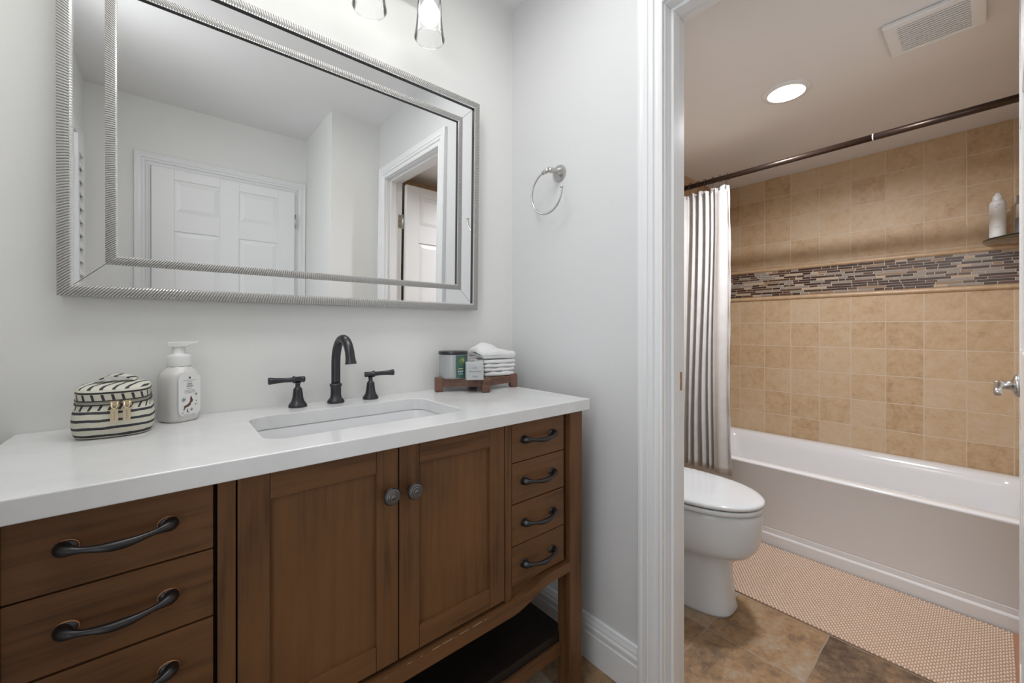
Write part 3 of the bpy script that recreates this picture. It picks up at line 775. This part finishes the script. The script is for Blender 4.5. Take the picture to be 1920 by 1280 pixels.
# carrying strap lying on the lid
m = MB(); rings = []
for t in range(13):
    f = t / 12; x = -.030 + .060 * f; z = .1060 + .010 * math.sin(math.pi * min(1, f * 1.02)) ** .8 + .02 * .06
    a = Vector((x, -.004 + .012 * f - .011, z)); b = Vector((x + .003, .010 + .012 * f + .004, z + .002))
    rings.append([BMt @ a, BMt @ b, BMt @ (b + Vector((0, 0, .0025))), BMt @ (a + Vector((0, 0, .0025)))])
m.loft(rings, 0, False, True); obj('strap', m, M_LID, bag)
for k, (px_, dz) in enumerate(((.006, .0), (.024, .001))):
    m = MB(); yy = -.0580
    zb = .0705 - .06 * .058
    m.box(px_ - .0065, px_ + .0065, yy - .006, yy + .003, zb - .003, zb + .007, 0, BMt)
    m.tube([BMt @ Vector((px_ - .004, yy - .006, zb + .004)), BMt @ Vector((px_ - .004, yy - .011, zb - .004)), BMt @ Vector((px_, yy - .012, zb - .008)), BMt @ Vector((px_ + .004, yy - .011, zb - .004)), BMt @ Vector((px_ + .004, yy - .006, zb + .004))], .0013, 8)
    m.box(px_ - .0058, px_ + .0058, yy - .0125, yy - .0105, zb - .033 + dz, zb - .008 + dz, 0, BMt)
    for q in range(4): m.box(px_ - .0008, px_ + .0008, yy - .0128, yy - .0124, zb - .029 + dz + q * .0045, zb - .0265 + dz + q * .0045, 1, BMt)
    obj('zipper_pull', m, [M_GOLD, M_GREYINK], bag, bevel=.0005)

# ------------------------------------------------------------------ foaming soap bottle
SB = Vector((-1.0765, -.050, .9))
soap = thing('soap_bottle', 'white foaming hand soap pump bottle with a snowflake label beside the striped bag', 'soap bottle', SB)
KS = Matrix.Diagonal((1.17, 1.17, 1.17, 1))
SM = Matrix.Translation(SB) @ Matrix.Rotation(R(34), 4, 'Z') @ KS     # local -y = label face
m = MB(); rg = []
for z, s_, r_ in ((0, .048, .014), (.0025, .054, .016), (.008, .0565, .016), (.06, .0575, .016), (.085, .0572, .016), (.093, .0565, .017), (.099, .053, .018), (.105, .046, .0195), (.1085, .040, .0198), (.1115, .0385, .0192)):
    rg.append([SM @ Vector((x, y, z)) for x, y in rrect(s_, s_, r_, 2)])
m.loft(rg, 0, True, True); 
M_SOAP = NT('milky_soap_bottle').set(Base_Color=(.70, .68, .66, 1), Roughness=.25).m
obj('bottle', m, M_SOAP, soap)
m = MB(); TT = Matrix.Translation(SB) @ KS
m.lathe([(.0, .110), (.0195, .110), (.0198, .112), (.0198, .128), (.0185, .1325), (.012, .1345), (.0108, .136), (.0105, .150), (.0, .150)], 32, 0, TT)
rg = []
PM = Matrix.Translation(SB) @ Matrix.Rotation(R(-12), 4, 'Z') @ KS
for x, hw, z0, z1 in ((-.0185, .006, .151, .1575), (-.0165, .0105, .149, .1585), (0, .0125, .1485, .159), (.012, .0115, .1495, .1592), (.022, .008, .1535, .1595), (.0315, .0052, .1555, .1602), (.033, .004, .1565, .1598)):
    rg.append([PM @ Vector(p) for p in ((x, -hw, z0), (x, hw, z0), (x, hw, z1), (x, -hw, z1))])
m.loft(rg, 0, False, True)
obj('pump', m, M_PLASTIC, soap, bevel=.0012)
# label: rounded panel with printed snowflakes, words and a leaping animal
m = MB(); yl = -.0294
def lab(pts, k, d=.0003): m.prism([(x, z) for x, z in pts], 'y', yl - d, yl + .0002, k, SM)
pan = [(x, .054 + z) for x, z in rrect(.0425, .084, .012, 6)]
m.prism(pan, 'y', yl, yl + .0012, 0, SM)
def flake(cx, cz, r, k):
    pts = []
    for i in range(16):
        a = math.pi * 2 * i / 16; q = r if i % 2 == 0 else r * .38
        pts.append((cx + q * math.cos(a), cz + q * math.sin(a)))
    lab(pts, k)
flake(0, .0875, .0030, 1); flake(-.0115, .0445, .0056, 2); flake(.0125, .0535, .0030, 2); flake(.0035, .0235, .0036, 2); flake(.0130, .0395, .0018, 2); flake(-.0135, .0185, .0016, 3)
def word(t, size, cz, k, cx=0):
    vs, fs = text_geo(t, size); m.add([SM @ Vector((cx + x, yl - .0004 - z, cz + y)) for x, y, z in vs], fs, k)
word('FIRST', .0042, .0748, 3); word('SNOW', .0042, .0705, 3)
for cz, hw in ((.0822, .012), (.0793, .0045), (.0660, .0045), (.0625, .009), (.0600, .0105), (.0575, .0095), (.0140, .011)):
    x = -hw; rr_ = random.Random(int(cz * 1e5))
    while x < hw:
        l_ = .0008 + .0016 * rr_.random(); lab([(x, cz - .00035), (min(x + l_, hw), cz - .00035), (min(x + l_, hw), cz + .00035), (x, cz + .00035)], 3); x += l_ + .0006
body = [(-.0125, .0245), (-.0105, .0290), (-.0120, .0315), (-.0060, .0335), (-.0020, .0365), (.0005, .0400), (.0005, .0440), (.0015, .0490), (.0035, .0500), (.0045, .0450), (.0062, .0425), (.0055, .0390), (.0025, .0370), (.0015, .0325), (-.0030, .0300), (-.0085, .0280), (-.0105, .0240)]
lab(body, 4)
lab([(-.0050, .0255), (-.0035, .0255), (-.0040, .0205), (-.0010, .0185), (-.0015, .0175), (-.0060, .0195)], 4)
lab([(.0095, .0330), (.0150, .0350), (.0145, .0340), (.0100, .0310)], 2)
obj('label', m, [M_PLASTIC, M_BLACKINK, M_GREYINK, M_GREYINK, M_BROWNINK], soap)

# ------------------------------------------------------------------ wooden tray
TQ = [(-.384, -.064), (-.268, -.176), (-.112, -.138), (-.216, -.026)]      # feet: left, front, right, back
TC = Vector((-.242, -.101, .9))
tray = thing('wooden_tray', 'small brown wooden footed tray at the right end of the vanity top', 'tray', TC)
def tq(u, v, z):
    (ax, ay), (bx, by), (cx, cy), (dx, dy) = TQ; u = (u + 1) / 2; v = (v + 1) / 2
    return (ax * (1 - u) * (1 - v) + bx * u * (1 - v) + cx * u * v + dx * (1 - u) * v, ay * (1 - u) * (1 - v) + by * u * (1 - v) + cy * u * v + dy * (1 - u) * v, .9 + z)
def tray_outline(dip, n=18):
    pts = []
    for k in range(4):
        a = R(90 * k); ca, sa = math.cos(a), math.sin(a)
        for i in range(n):
            t = -1 + 2 * i / n; d = 1.06 - dip * (1 - sstep((abs(t) - .42) / .34))
            pts.append((d * ca - t * sa * 1.06, d * sa + t * ca * 1.06))
    return pts
m = MB(); ol = tray_outline(.13)
m.loft([[tq(x * k, y * k, z) for x, y in ol] for k, z in ((1, .0175), (1, .0425), (.972, .0445))], 0, False, True)
obj('board', m, M_TRAY, tray)
for u in (-1, 1):
    for v in (-1, 1):
        m = MB(); fx, fy, _ = tq(u, v, 0)
        FM = Matrix.Translation((fx, fy, .9)) @ Matrix.Rotation(R(-20), 4, 'Z')
        rg = [[FM @ Vector((x * k, y * k, z)) for x, y in rrect(.028, .028, .005, 3)] for k, z in ((.80, 0), (.98, .004), (1, .010), (1, .043), (.93, .0490), (.80, .0505))]
        m.loft(rg, 0, False, True); obj('foot', m, M_TRAY, tray)
ZT = .9447
# three-wick candle jar
JC = Vector((-.3300, -.070, ZT + .0002))
cj = thing('candle_jar', 'glass candle jar with a black lid and green label on the left of the tray', 'candle', JC)
T = Matrix.Translation(JC)
m = MB(); m.lathe([(.0, .0), (.046, .0), (.0485, .003), (.049, .010), (.049, .083)], 40, 0, T); m.lathe([(.0465, .083), (.0465, .008), (0, .006)], 40, 0, T); obj('glass_jar', m, M_JAR, cj)
m = MB(); m.lathe([(0, .0065), (.0455, .0065), (.0458, .012), (.0458, .070), (0, .070)], 40, 0, T); obj('wax', m, simple('pale_wax', (.62, .60, .58, 1), .5), cj)
m = MB(); m.lathe([(0, .083), (.0505, .083), (.0512, .0845), (.0512, .0925), (.050, .094), (0, .094)], 40, 0, T); obj('lid', m, M_BLACK, cj)
m = MB(); n = 20; a0, a1 = R(-108), R(-38)
def wrap(aa, ab, z0, z1, k, r=.0494, n=16):
    vs = []; fs = []
    for i in range(n + 1):
        a = aa + (ab - aa) * i / n
        vs += [(JC.x + r * math.cos(a), JC.y + r * math.sin(a), JC.z + z0), (JC.x + r * math.cos(a), JC.y + r * math.sin(a), JC.z + z1)]
    for i in range(n): fs.append((2 * i, 2 * i + 2, 2 * i + 3, 2 * i + 1))
    m.add(vs, fs, k, True)
wrap(R(-112), R(-46), .004, .081, 0); wrap(R(-46), R(-20), .030, .082, 2, .0495)  # black strip right of the label paints a dark reflection on the jar
wrap(R(-101), R(-80), .0335, .0365, 1, .0497); 
for k in range(4): wrap(R(-101 + k * 6), R(-97.5 + k * 6), .0235, .0285, 3, .0497)
wrap(R(-101), R(-80), .015, .0195, 4, .0497)
for k, (a_, z_, r_) in enumerate(((-82, .063, .009), (-94, .060, .007), (-88, .054, .008))):
    vs = [(JC.x + .0497 * math.cos(R(a_) + r_ / .0497 * math.cos(t)), JC.y + .0497 * math.sin(R(a_) + r_ / .0497 * math.cos(t)), JC.z + z_ + r_ * math.sin(t)) for t in [2 * math.pi * i / 18 for i in range(18)]]
    m.add(vs, [tuple(range(18))], 5 if k != 0 else 6)
obj('label', m, [simple('green_label', (.065, .145, .115, 1), .4), simple('yellow_print', (.72, .62, .32, 1), .5), M_BLACK, M_PLASTIC, simple('blue_print', (.25, .42, .50, 1), .5), simple('leaf_print', (.10, .20, .08, 1), .5), simple('olive_print', (.32, .34, .09, 1), .5)], cj)
# small cube votive
GC = Vector((-.2960, -.150, ZT + .0002))
GMt = Matrix.Translation(GC) @ Matrix.Rotation(R(-30), 4, 'Z') @ Matrix.Diagonal((1.18, 1.18, 1.14, 1))
cu = thing('glass_cube', 'small square frosted glass candle in front of the jar on the tray', 'candle', GC)
m = MB(); m.loft([[GMt @ Vector((x, y, z)) for x, y in rrect(.050, .050, .003, 3)] for z in (0, .0505)], 0, False, True)
obj('glass_body', m, M_CUBE, cu, bevel=.0015)
m = MB(); m.box(-.019, .019, -.019, .019, .004, .036, 0, GMt); obj('wax', m, simple('grey_wax', (.45, .46, .47, 1), .5), cu)
m = MB()
vs, fs = text_geo('LIFE', .0072); m.add([GMt @ Vector((x, -.0252 - z, .036 + y)) for x, y, z in vs], fs, 0)
for xa, xb, z in ((-.017, -.006, .025), (-.0045, .003, .025), (.0045, .017, .025)): m.box(xa, xb, -.0255, -.0251, z - .0009, z + .0009, 0, GMt)
m.box(-.007, .007, -.0255, -.0251, .008, .0125, 1, GMt)
obj('print', m, [M_GREYINK, simple('light_print', (.32, .31, .32, 1), .5)], cu)

# folded washcloths
def terry(name, c=(.82, .82, .81, 1)):
    t = NT(name); t.set(Roughness=.95, Base_Color=c); t.bump(t.noise(t.pos(), 900, 2), .6, .0015); return t.m
M_TERRY = terry('white_terry')
TWC = Vector((-.176, -.094)); TWA = R(-4)
TWM = Matrix.Translation((TWC.x, TWC.y, 0)) @ Matrix.Rotation(TWA, 4, 'Z')
def cloth(z0, h, w_, d_, seed, lift=0, shift=(0, 0), wob=.0024):
    rnd = random.Random(seed); m = MB(); NX, NY = 26, 22
    def top(u, v):
        b = 0
        if lift: b = lift * math.exp(-(((u + .35) / .75) ** 2 + ((v - .35) / .85) ** 2))
        return b
    ph = [rnd.random() * 6 for _ in range(4)]
    def side(u, v, up):
        x = u * w_ / 2 * (1 + .012 * math.sin(9 * v + ph[0])); y = v * d_ / 2 * (1 + .012 * math.sin(8 * u + ph[1]))
        e = max(0, 1 - max(abs(u), abs(v)) ** 14)
        r = math.sqrt(e)
        z = z0 + h / 2 + (h / 2 * r if up else -h / 2 * r)
        z += wob * math.sin(7 * u + ph[2]) * math.cos(6 * v + ph[3]) * (1 if up else .2) * r
        t = top(u, v); z += t * (1 if up else .55) * 1.0
        return TWM @ Vector((x + shift[0], y + shift[1], z))
    g = lambda i, n: math.sin((2 * i / n - 1) * math.pi / 2)
    for up in (True, False):
        vs = [side(g(i, NX), g(j, NY), up) for j in range(NY + 1) for i in range(NX + 1)]
        fs = [(j * (NX + 1) + i, j * (NX + 1) + i + 1, (j + 1) * (NX + 1) + i + 1, (j + 1) * (NX + 1) + i) for j in range(NY) for i in range(NX)]
        m.add(vs, fs if up else [tuple(reversed(f)) for f in fs], 0, True)
    bmm = bmesh.new(); me = bpy.data.meshes.new('t'); me.from_pydata(m.v, [], m.f); bmm.from_mesh(me); bmesh.ops.remove_doubles(bmm, verts=bmm.verts, dist=.0002)
    bmm.verts.index_update(); m2 = MB(); m2.add([v.co[:] for v in bmm.verts], [[v.index for v in f.verts] for f in bmm.faces], 0, True); bmm.free(); bpy.data.meshes.remove(me)
    return m2
names = ['bottom white washcloth of the folded stack on the wooden tray', 'second white washcloth from the bottom of the tray stack', 'middle white washcloth of the folded stack on the tray',
         'white washcloth just under the top one of the tray stack', 'top white washcloth of the stack, rumpled with a raised corner']
z = ZT + .0002
specs = [(.0175, .128, .096, 0, (.002, .0)), (.0135, .132, .100, 0, (.002, .002)), (.0140, .134, .098, 0, (.004, .001)), (.0155, .136, .102, 0, (.003, .003)), (.0280, .142, .104, .030, (.000, .002))]
for k, (h, a, b, lift, sh) in enumerate(specs):
    mm = cloth(z, h, a, b, 20 + k, lift, sh)
    o = tag(obj('washcloth', mm, M_TERRY), names[k], 'washcloth', 'folded white washcloths on the tray')
    z += h + .0003

# ------------------------------------------------------------------ bathtub
TX0, TX1, TY0, TY1 = 1.268, XT - .001, YN + .002, YE - .002
tub = thing('bathtub', 'white alcove bathtub with a straight apron along the tiled wall', 'bathtub', ((TX0 + TX1) / 2, (TY0 + TY1) / 2, 0))
m = MB(); tcx, tcy = (TX0 + TX1) / 2, (TY0 + TY1) / 2; TW, TD = TX1 - TX0, TY1 - TY0
def tr_(w_, d_, r_, z, dx=0): return [(tcx + dx + x, tcy + y, z) for x, y in rrect(w_, d_, r_, 6)]
rg = [tr_(TW - .024, TD, .004, .085), tr_(TW - .020, TD, .004, .10), tr_(TW - .012, TD, .004, .385), tr_(TW - .002, TD, .006, .398), tr_(TW, TD, .008, .404), tr_(TW - .006, TD - .006, .010, .4095), tr_(TW - .020, TD - .016, .014, .4115),
      tr_(TW - .135, TD - .15, .07, .408, .006), tr_(TW - .160, TD - .175, .08, .400, .006), tr_(TW - .185, TD - .21, .09, .36, .006), tr_(TW - .22, TD - .30, .10, .16, .006), tr_(TW - .26, TD - .36, .10, .11, .006), tr_(TW - .40, TD - .5, .08, .095, .006)]
m.loft(rg, 0, True, False)
n = len(rg[0]); e = (len(rg) - 1) * n; m.f.append([e + j for j in range(n)]); m.m.append(0); m.sm.append(False)
obj('tub_shell', m, M_TUB, tub)
m = MB(); xo = TX0 + .0050
m.prism([(TX0 + .011, 0), (xo, 0), (xo + .0002, .054), (xo + .0018, .059), (TX0 + .0100, .064), (TX0 + .0105, .088), (TX0 + .03, .088), (TX0 + .03, 0)], 'y', TY0, TY1)
obj('apron_base', m, M_TUB, tub, bevel=.002)

# ------------------------------------------------------------------ toilet
QX = .602
toi = thing('toilet', 'white one-piece toilet with closed lid standing before the bathtub', 'toilet', (QX, -.40, 0))
def egg(wd, yf, yb, z, n=48, e=2.25, tip=1.0):
    yc = yb - (yb - yf) * .44; out = []
    for i in range(n):
        t = 2 * math.pi * i / n; c, s_ = math.cos(t), math.sin(t)
        ry = (yb - yc) if s_ > 0 else (yc - yf)
        ee = 3.2 if s_ > 0 else e
        out.append((QX + wd / 2 * math.copysign(abs(c) ** (2 / ee), c), yc + ry * math.copysign(abs(s_) ** (2 / ee), s_), z))
    return out
m = MB()
m.loft([egg(.225, -.640, -.03, 0, e=3.2), egg(.228, -.643, -.03, .010, e=3.2), egg(.222, -.636, -.03, .03, e=3.1), egg(.212, -.628, -.03, .12, e=3.0), egg(.210, -.625, -.03, .19, e=2.8), egg(.212, -.626, -.03, .229, e=2.7), egg(.228, -.636, -.03, .235, e=2.6),
        egg(.285, -.676, -.04, .239, e=2.5), egg(.322, -.702, -.05, .249, e=2.35), egg(.346, -.719, -.06, .272, e=2.25), egg(.362, -.730, -.07, .312, e=2.15), egg(.369, -.735, -.07, .365, e=2.12), egg(.372, -.738, -.07, .395, e=2.1), egg(.368, -.735, -.07, .412, e=2.1), egg(.356, -.727, -.07, .4185, e=2.1)], 0, True, True)
obj('bowl', m, M_CERAMIC, toi)
m = MB(); m.loft([egg(.366, -.734, -.235, .422, e=2.1), egg(.374, -.739, -.235, .425, e=2.1), egg(.374, -.739, -.235, .438, e=2.1), egg(.368, -.734, -.235, .4405, e=2.1)], 0, True, True)
obj('seat', m, M_CERAMIC, toi)
m = MB(); m.loft([egg(.366, -.733, -.235, .4445, e=2.1), egg(.376, -.741, -.235, .447, e=2.1), egg(.376, -.741, -.235, .455, e=2.1), egg(.366, -.735, -.236, .4605, e=2.1), egg(.33, -.71, -.24, .4635, e=2.1), egg(.20, -.60, -.28, .4665, e=2.1)], 0, True, True)
obj('lid', m, M_CERAMIC, toi)
m = MB(); m.loft([[(QX + x, -.105 + y, z) for x, y in rrect(w_, .19, .04, 5)] for w_, z in ((.30, .415), (.38, .44), (.40, .70), (.40, .735))], 0, True, True)
m.loft([[(QX + x, -.105 + y, z) for x, y in rrect(.415, .20, .04, 5)] for z in (.736, .765)], 0, True, True)
obj('tank', m, M_CERAMIC, toi)

# ------------------------------------------------------------------ bath rug
RX0, RX1, RY0, RY1 = .748, 1.264, -1.345, -.498
rug = thing('bath_rug', 'tan woven bath rug with white knots on the floor before the bathtub', 'rug', ((RX0 + RX1) / 2, (RY0 + RY1) / 2, 0))
M_RUGB = paint('rug_tan_weave', (.42, .265, .175, 1), .95, .6, 400)
M_RUGW = paint('rug_white_knots', (.76, .63, .515, 1), .95, .3, 500)
M_RUGO = paint('rug_orange_band', (.42, .205, .12, 1), .95, .5, 500)
m = MB(); m.box(RX0, RX1, RY0, RY1, .0005, .0055)
obj('woven_ground', m, M_RUGB, rug)
m = MB(); p = .0205; rnd = random.Random(3); j = 0; y = RY0 + .004
while y < RY1 - .002:
    x = RX0 + .0035 + (p * .5 if j % 2 else 0)
    while x < RX1 - .002:
        a = .0056; b = .0034; q = rnd.uniform(-.0005, .0005); h = .0100 + rnd.uniform(-.0006, .0006)
        vs = [(x + a * math.cos(k * math.pi / 3), y + b * math.sin(k * math.pi / 3), .005) for k in range(6)] + [(x + .68 * a * math.cos(k * math.pi / 3) + q, y + .68 * b * math.sin(k * math.pi / 3), h - .0012) for k in range(6)] + [(x + q, y, h)]
        fs = [(k, (k + 1) % 6, 6 + (k + 1) % 6, 6 + k) for k in range(6)] + [(6 + k, 6 + (k + 1) % 6, 12) for k in range(6)]
        m.add(vs, fs, 0, True); x += p
    y += .0068; j += 1
kn = obj('knots', m, M_RUGW, rug); kn['kind'] = 'stuff'; kn['label'] = 'off-white raised knots'
for ya, yb in ((RY1, RY1 + .022), (RY0 - .022, RY0)):
    m = MB(); m.box(RX0 + .004, RX1, ya, yb, .0006, .0062); obj('end_band', m, M_RUGO, rug, bevel=.002)
for s, y0 in ((1, RY1 + .022), (-1, RY0 - .022)):
    m = MB()
    for i in range(46):
        x = RX0 + .01 + i * .0108
        m.tube([(x, y0 - s * .002, .004), (x + .0045, y0 + s * .012, .005), (x - .001, y0 + s * .024, .004), (x + .0035, y0 + s * .036, .003)], [.0028, .0024, .0026, .0015], 6)
    obj('fringe', m, M_RUGO, rug)['kind'] = 'stuff'

# ------------------------------------------------------------------ shower rod and curtain
RDX, RDZ = 1.272, 1.9585
rod = thing('shower_rod', 'dark bronze tension shower rod across the top of the tub', 'shower rod', (RDX, (YN + YE) / 2, RDZ))
m = MB(); m.tube([(RDX, YE - .001, RDZ), (RDX, -.955, RDZ)], .0140, 20); obj('thick_tube', m, M_ROD, rod)
m = MB(); m.tube([(RDX, -.950, RDZ), (RDX, YN + .001, RDZ)], .0145, 20); obj('thin_tube', m, M_ROD, rod)
m = MB(); m.tube([(RDX, -.9545, RDZ), (RDX, -.9585, RDZ)], .0152, 20); obj('seam_ring', m, M_PLASTIC, rod)
for y0, y1 in ((YE - .001, YE - .016), (YN + .001, YN + .016)):
    m = MB(); m.tube([(RDX, y0, RDZ), (RDX, y1, RDZ)], .023, 20); obj('end_cap', m, M_ROD, rod)
def linen():
    t = NT('linen_curtain'); t.set(Roughness=.9)
    nz = t.noise(t.pos(), 14, 4, .6); nf = t.noise(t.pos(), 500, 2)
    t.col(t.ramp(nz, [(.3, (.60, .575, .55, 1)), (.7, (.67, .65, .63, 1))])); t.bump(nf, .35, .001); return t.m
cur = thing('shower_curtain', 'white linen shower curtain gathered at the far end of the rod', 'curtain', (1.25, -.19, .36))
m = MB(); NS, NZ = 220, 40; ZT_, ZB_ = 1.912, .335
FO = [(0, .01), (.06, -.020), (.12, .020), (.18, -.022), (.235, .020), (.29, -.022), (.345, -.004), (.395, .022), (.44, -.020), (.485, .022), (.535, -.022), (.595, .024), (.645, -.022), (.688, .020), (.722, -.016), (.752, .018), (.785, -.016), (.86, -.024), (.95, -.012), (1.0, -.020)]
def fold(s):
    for (a, p), (b, q) in zip(FO, FO[1:]):
        if s <= b: return p + (q - p) * sstep((s - a) / (b - a))
    return FO[-1][1]
vs = []
for k in range(NZ + 1):
    f = k / NZ; z = ZT_ + (ZB_ - ZT_) * f
    wdt = .372 + .042 * f ** .9
    for i in range(NS + 1):
        s = i / NS
        amp = .75 + .45 * f
        y = .010 - wdt * s
        x = RDX + .004 + fold(s + .012 * math.sin(3.1 * f + 8 * s) * (1 - s) * s * 4) * amp * 1.0 - .072 * sstep(f * 1.2) + .003 * math.sin(17 * s + 9 * f)
        dz = .010 * math.cos(2 * math.pi * s * 6) * max(0, 1 - f * 14)
        if s > .98: x += .004 * math.sin(40 * f)
        vs.append((x, y, z - dz * .6))
fs = [(k * (NS + 1) + i, k * (NS + 1) + i + 1, (k + 1) * (NS + 1) + i + 1, (k + 1) * (NS + 1) + i) for k in range(NZ) for i in range(NS)]
m.add(vs, fs, 0, True)
cl = obj('cloth', m, linen(), cur)
sd = cl.modifiers.new('thickness', 'SOLIDIFY'); sd.thickness = .0015
for k in range(9):
    y = -.012 - k * .043 + (.004 if k % 2 else 0)
    if k == 8: y = -.345
    m = MB(); pts = []
    for t in range(-60, 241, 20): pts.append((RDX + .0175 * math.cos(R(t)), y + .004 * math.sin(R(t * 2 + k * 40)), RDZ + .002 + .0185 * math.sin(R(t))))
    pts += [(RDX - .006, y, RDZ - .026), (RDX - .012, y + .001, RDZ - .045), (RDX - .016, y + .001, RDZ - .060), (RDX - .012, y, RDZ - .066)]
    m.tube(pts, .0016, 6); obj('hook', m, M_ROD, cur)

# ------------------------------------------------------------------ corner shelf with bottles
cs = thing('corner_shelf', 'quarter round glass corner shelf above the mosaic band', 'shelf', (1.95, -1.43, 1.545))
m = MB(); pts = [(XT - .0005, YN + .0005)] + [(XT - .0005 - .238 * math.cos(R(a)), YN + .0005 + .238 * math.sin(R(a))) for a in range(0, 91, 5)]
m.prism(pts, 'z', 1.5415, 1.5495); m2 = len(m.f)
for i, f in enumerate(m.f):
    if i >= 2: m.m[i] = 1
obj('glass_plate', m, [M_SHELFG, NT('dark_green_glass_edge').set(Base_Color=(.025, .035, .022, 1), Roughness=.15).m], cs)
BT = Vector((1.915, -1.311, 1.5498))
bt = thing('spray_bottle', 'white rounded aerosol bottle at the left on the glass corner shelf', 'bottle', BT); T = Matrix.Translation(BT)
m = MB(); m.lathe([(0, 0), (.0255, 0), (.0268, .003), (.027, .012), (.027, .155), (.0262, .163), (.022, .172), (.018, .176), (0, .177)], 32, 0, T)
for z_, hw in ((.150, 46), (.139, 22), (.045, 34)):
    for q in range(int(hw / 4)):
        a = R(180 - 20 + q * 4 ); a2 = R(180 - 20 + q * 4 + (2.8 if q % 3 else 1.6))
        m.add([(.0272 * math.cos(a), .0272 * math.sin(a), z_), (.0272 * math.cos(a2), .0272 * math.sin(a2), z_), (.0272 * math.cos(a2), .0272 * math.sin(a2), z_ + .0025), (.0272 * math.cos(a), .0272 * math.sin(a), z_ + .0025)], [(0, 1, 2, 3)], 1, False, T)
obj('can', m, [M_PLASTIC, M_GREYINK], bt)
m = MB(); m.lathe([(.0165, .176), (.0165, .194), (.012, .200), (.0095, .203), (.0085, .210), (0, .211)], 24, 0, T); obj('cap', m, M_PLASTIC, bt)
B2 = Vector((1.935, -1.384, 1.5498))
b2 = thing('squeeze_tube', 'grey and white squeeze tube behind the door edge on the glass shelf', 'tube', B2); T = Matrix.Translation(B2) @ Matrix.Rotation(R(30), 4, 'Z')
m = MB()
zs = [(.0, .052, .034, 0), (.012, .052, .034, 0), (.0125, .052, .034, 1), (.085, .056, .028, 1), (.0855, .056, .028, 2), (.150, .058, .016, 2), (.1505, .058, .016, 3), (.195, .060, .006, 3)]
for (z0, w0, d0, k0), (z1, w1, d1, k1) in zip(zs, zs[1:]):
    m.loft([[T @ Vector((x, y, z)) for x, y in supere(a / 2, b / 2, 2.6, 28)] for z, a, b in ((z0, w0, d0), (z1, w1, d1))], k0, True, False)
m.add([T @ Vector((x, y, .195)) for x, y in supere(.03, .003, 2.6, 28)], [tuple(range(28))], 3)
m.add([T @ Vector((x, y, 0)) for x, y in supere(.026, .017, 2.6, 28)], [tuple(range(28))], 0)
obj('tube', m, [simple('yellow_cap', (.55, .45, .16, 1), .4), simple('grey_label', (.27, .27, .31, 1), .4), simple('cream_label', (.62, .57, .50, 1), .4), simple('slate_tube', (.19, .18, .18, 1), .35)], b2)

# ------------------------------------------------------------------ ceiling lamp and fan grille of the bathroom
dl_ = thing('recessed_light', 'round white recessed ceiling light glowing above the toilet', 'ceiling light', (LCX, LCY, ZB - .01)); T = Matrix.Translation((LCX, LCY, 0))
m = MB(); m.lathe([(.0905, ZB - .0002), (.0905, ZB - .003), (.086, ZB - .0065), (.070, ZB - .0085), (.0645, ZB - .0075), (.0625, ZB - .002), (.0615, ZB + .012), (.0615, ZB + .016)], 56, 0, T); obj('trim_ring', m, M_PLASTIC, dl_)
m = MB(); m.lathe([(.0613, ZB + .0135), (.03, ZB + .0120), (0, ZB + .0115)], 56, 0, T); obj('lens', m, M_LENS, dl_)
vr = thing('added_ceiling_lamp', 'added long rectangular ceiling lamp above the countertop, out of view', 'ceiling light', (-.80, -.56, ZC - .04))  # fitting added for extra light in the room
m = MB(); m.box(-1.30, -.30, -.73, -.39, ZC - .042, ZC - .0005); obj('housing', m, M_PLASTIC, vr, bevel=.004)
m = MB(); m.box(-1.28, -.32, -.71, -.41, ZC - .0455, ZC - .0425); obj('lens', m, M_LENS, vr)
vx0, vx1, vy0, vy1 = .728, .948, -1.285, -1.055
fan = thing('exhaust_fan', 'square white exhaust fan grille on the bathroom ceiling', 'vent', ((vx0 + vx1) / 2, (vy0 + vy1) / 2, ZB - .014))
m = MB(); gx0, gx1, gy0, gy1 = vx0 + .030, vx1 - .016, vy0 + .034, vy1 - .034
z0, z1 = ZB - .016, ZB - .0005
for a in ((vx0, gx0, vy0, vy1), (gx1, vx1, vy0, vy1), (gx0, gx1, vy0, gy0), (gx0, gx1, gy1, vy1)): m.box(*a, z0, z1)
obj('frame', m, M_PLASTIC, fan, bevel=.004)
m = MB(); ns = 13
for i in range(ns):
    a = gx0 + (gx1 - gx0) * (i + .30) / ns; b = gx0 + (gx1 - gx0) * (i + .80) / ns
    m.box(a, b, gy0 - .001, gy1 + .001, z0 + .001, z0 + .0045)
obj('slats', m, M_PLASTIC, fan)
m = MB(); m.box(gx0 - .002, gx1 + .002, gy0 - .002, gy1 + .002, ZB - .005, ZB - .0008); obj('backing', m, simple('vent_inside', (.03, .027, .025, 1), .8), fan)
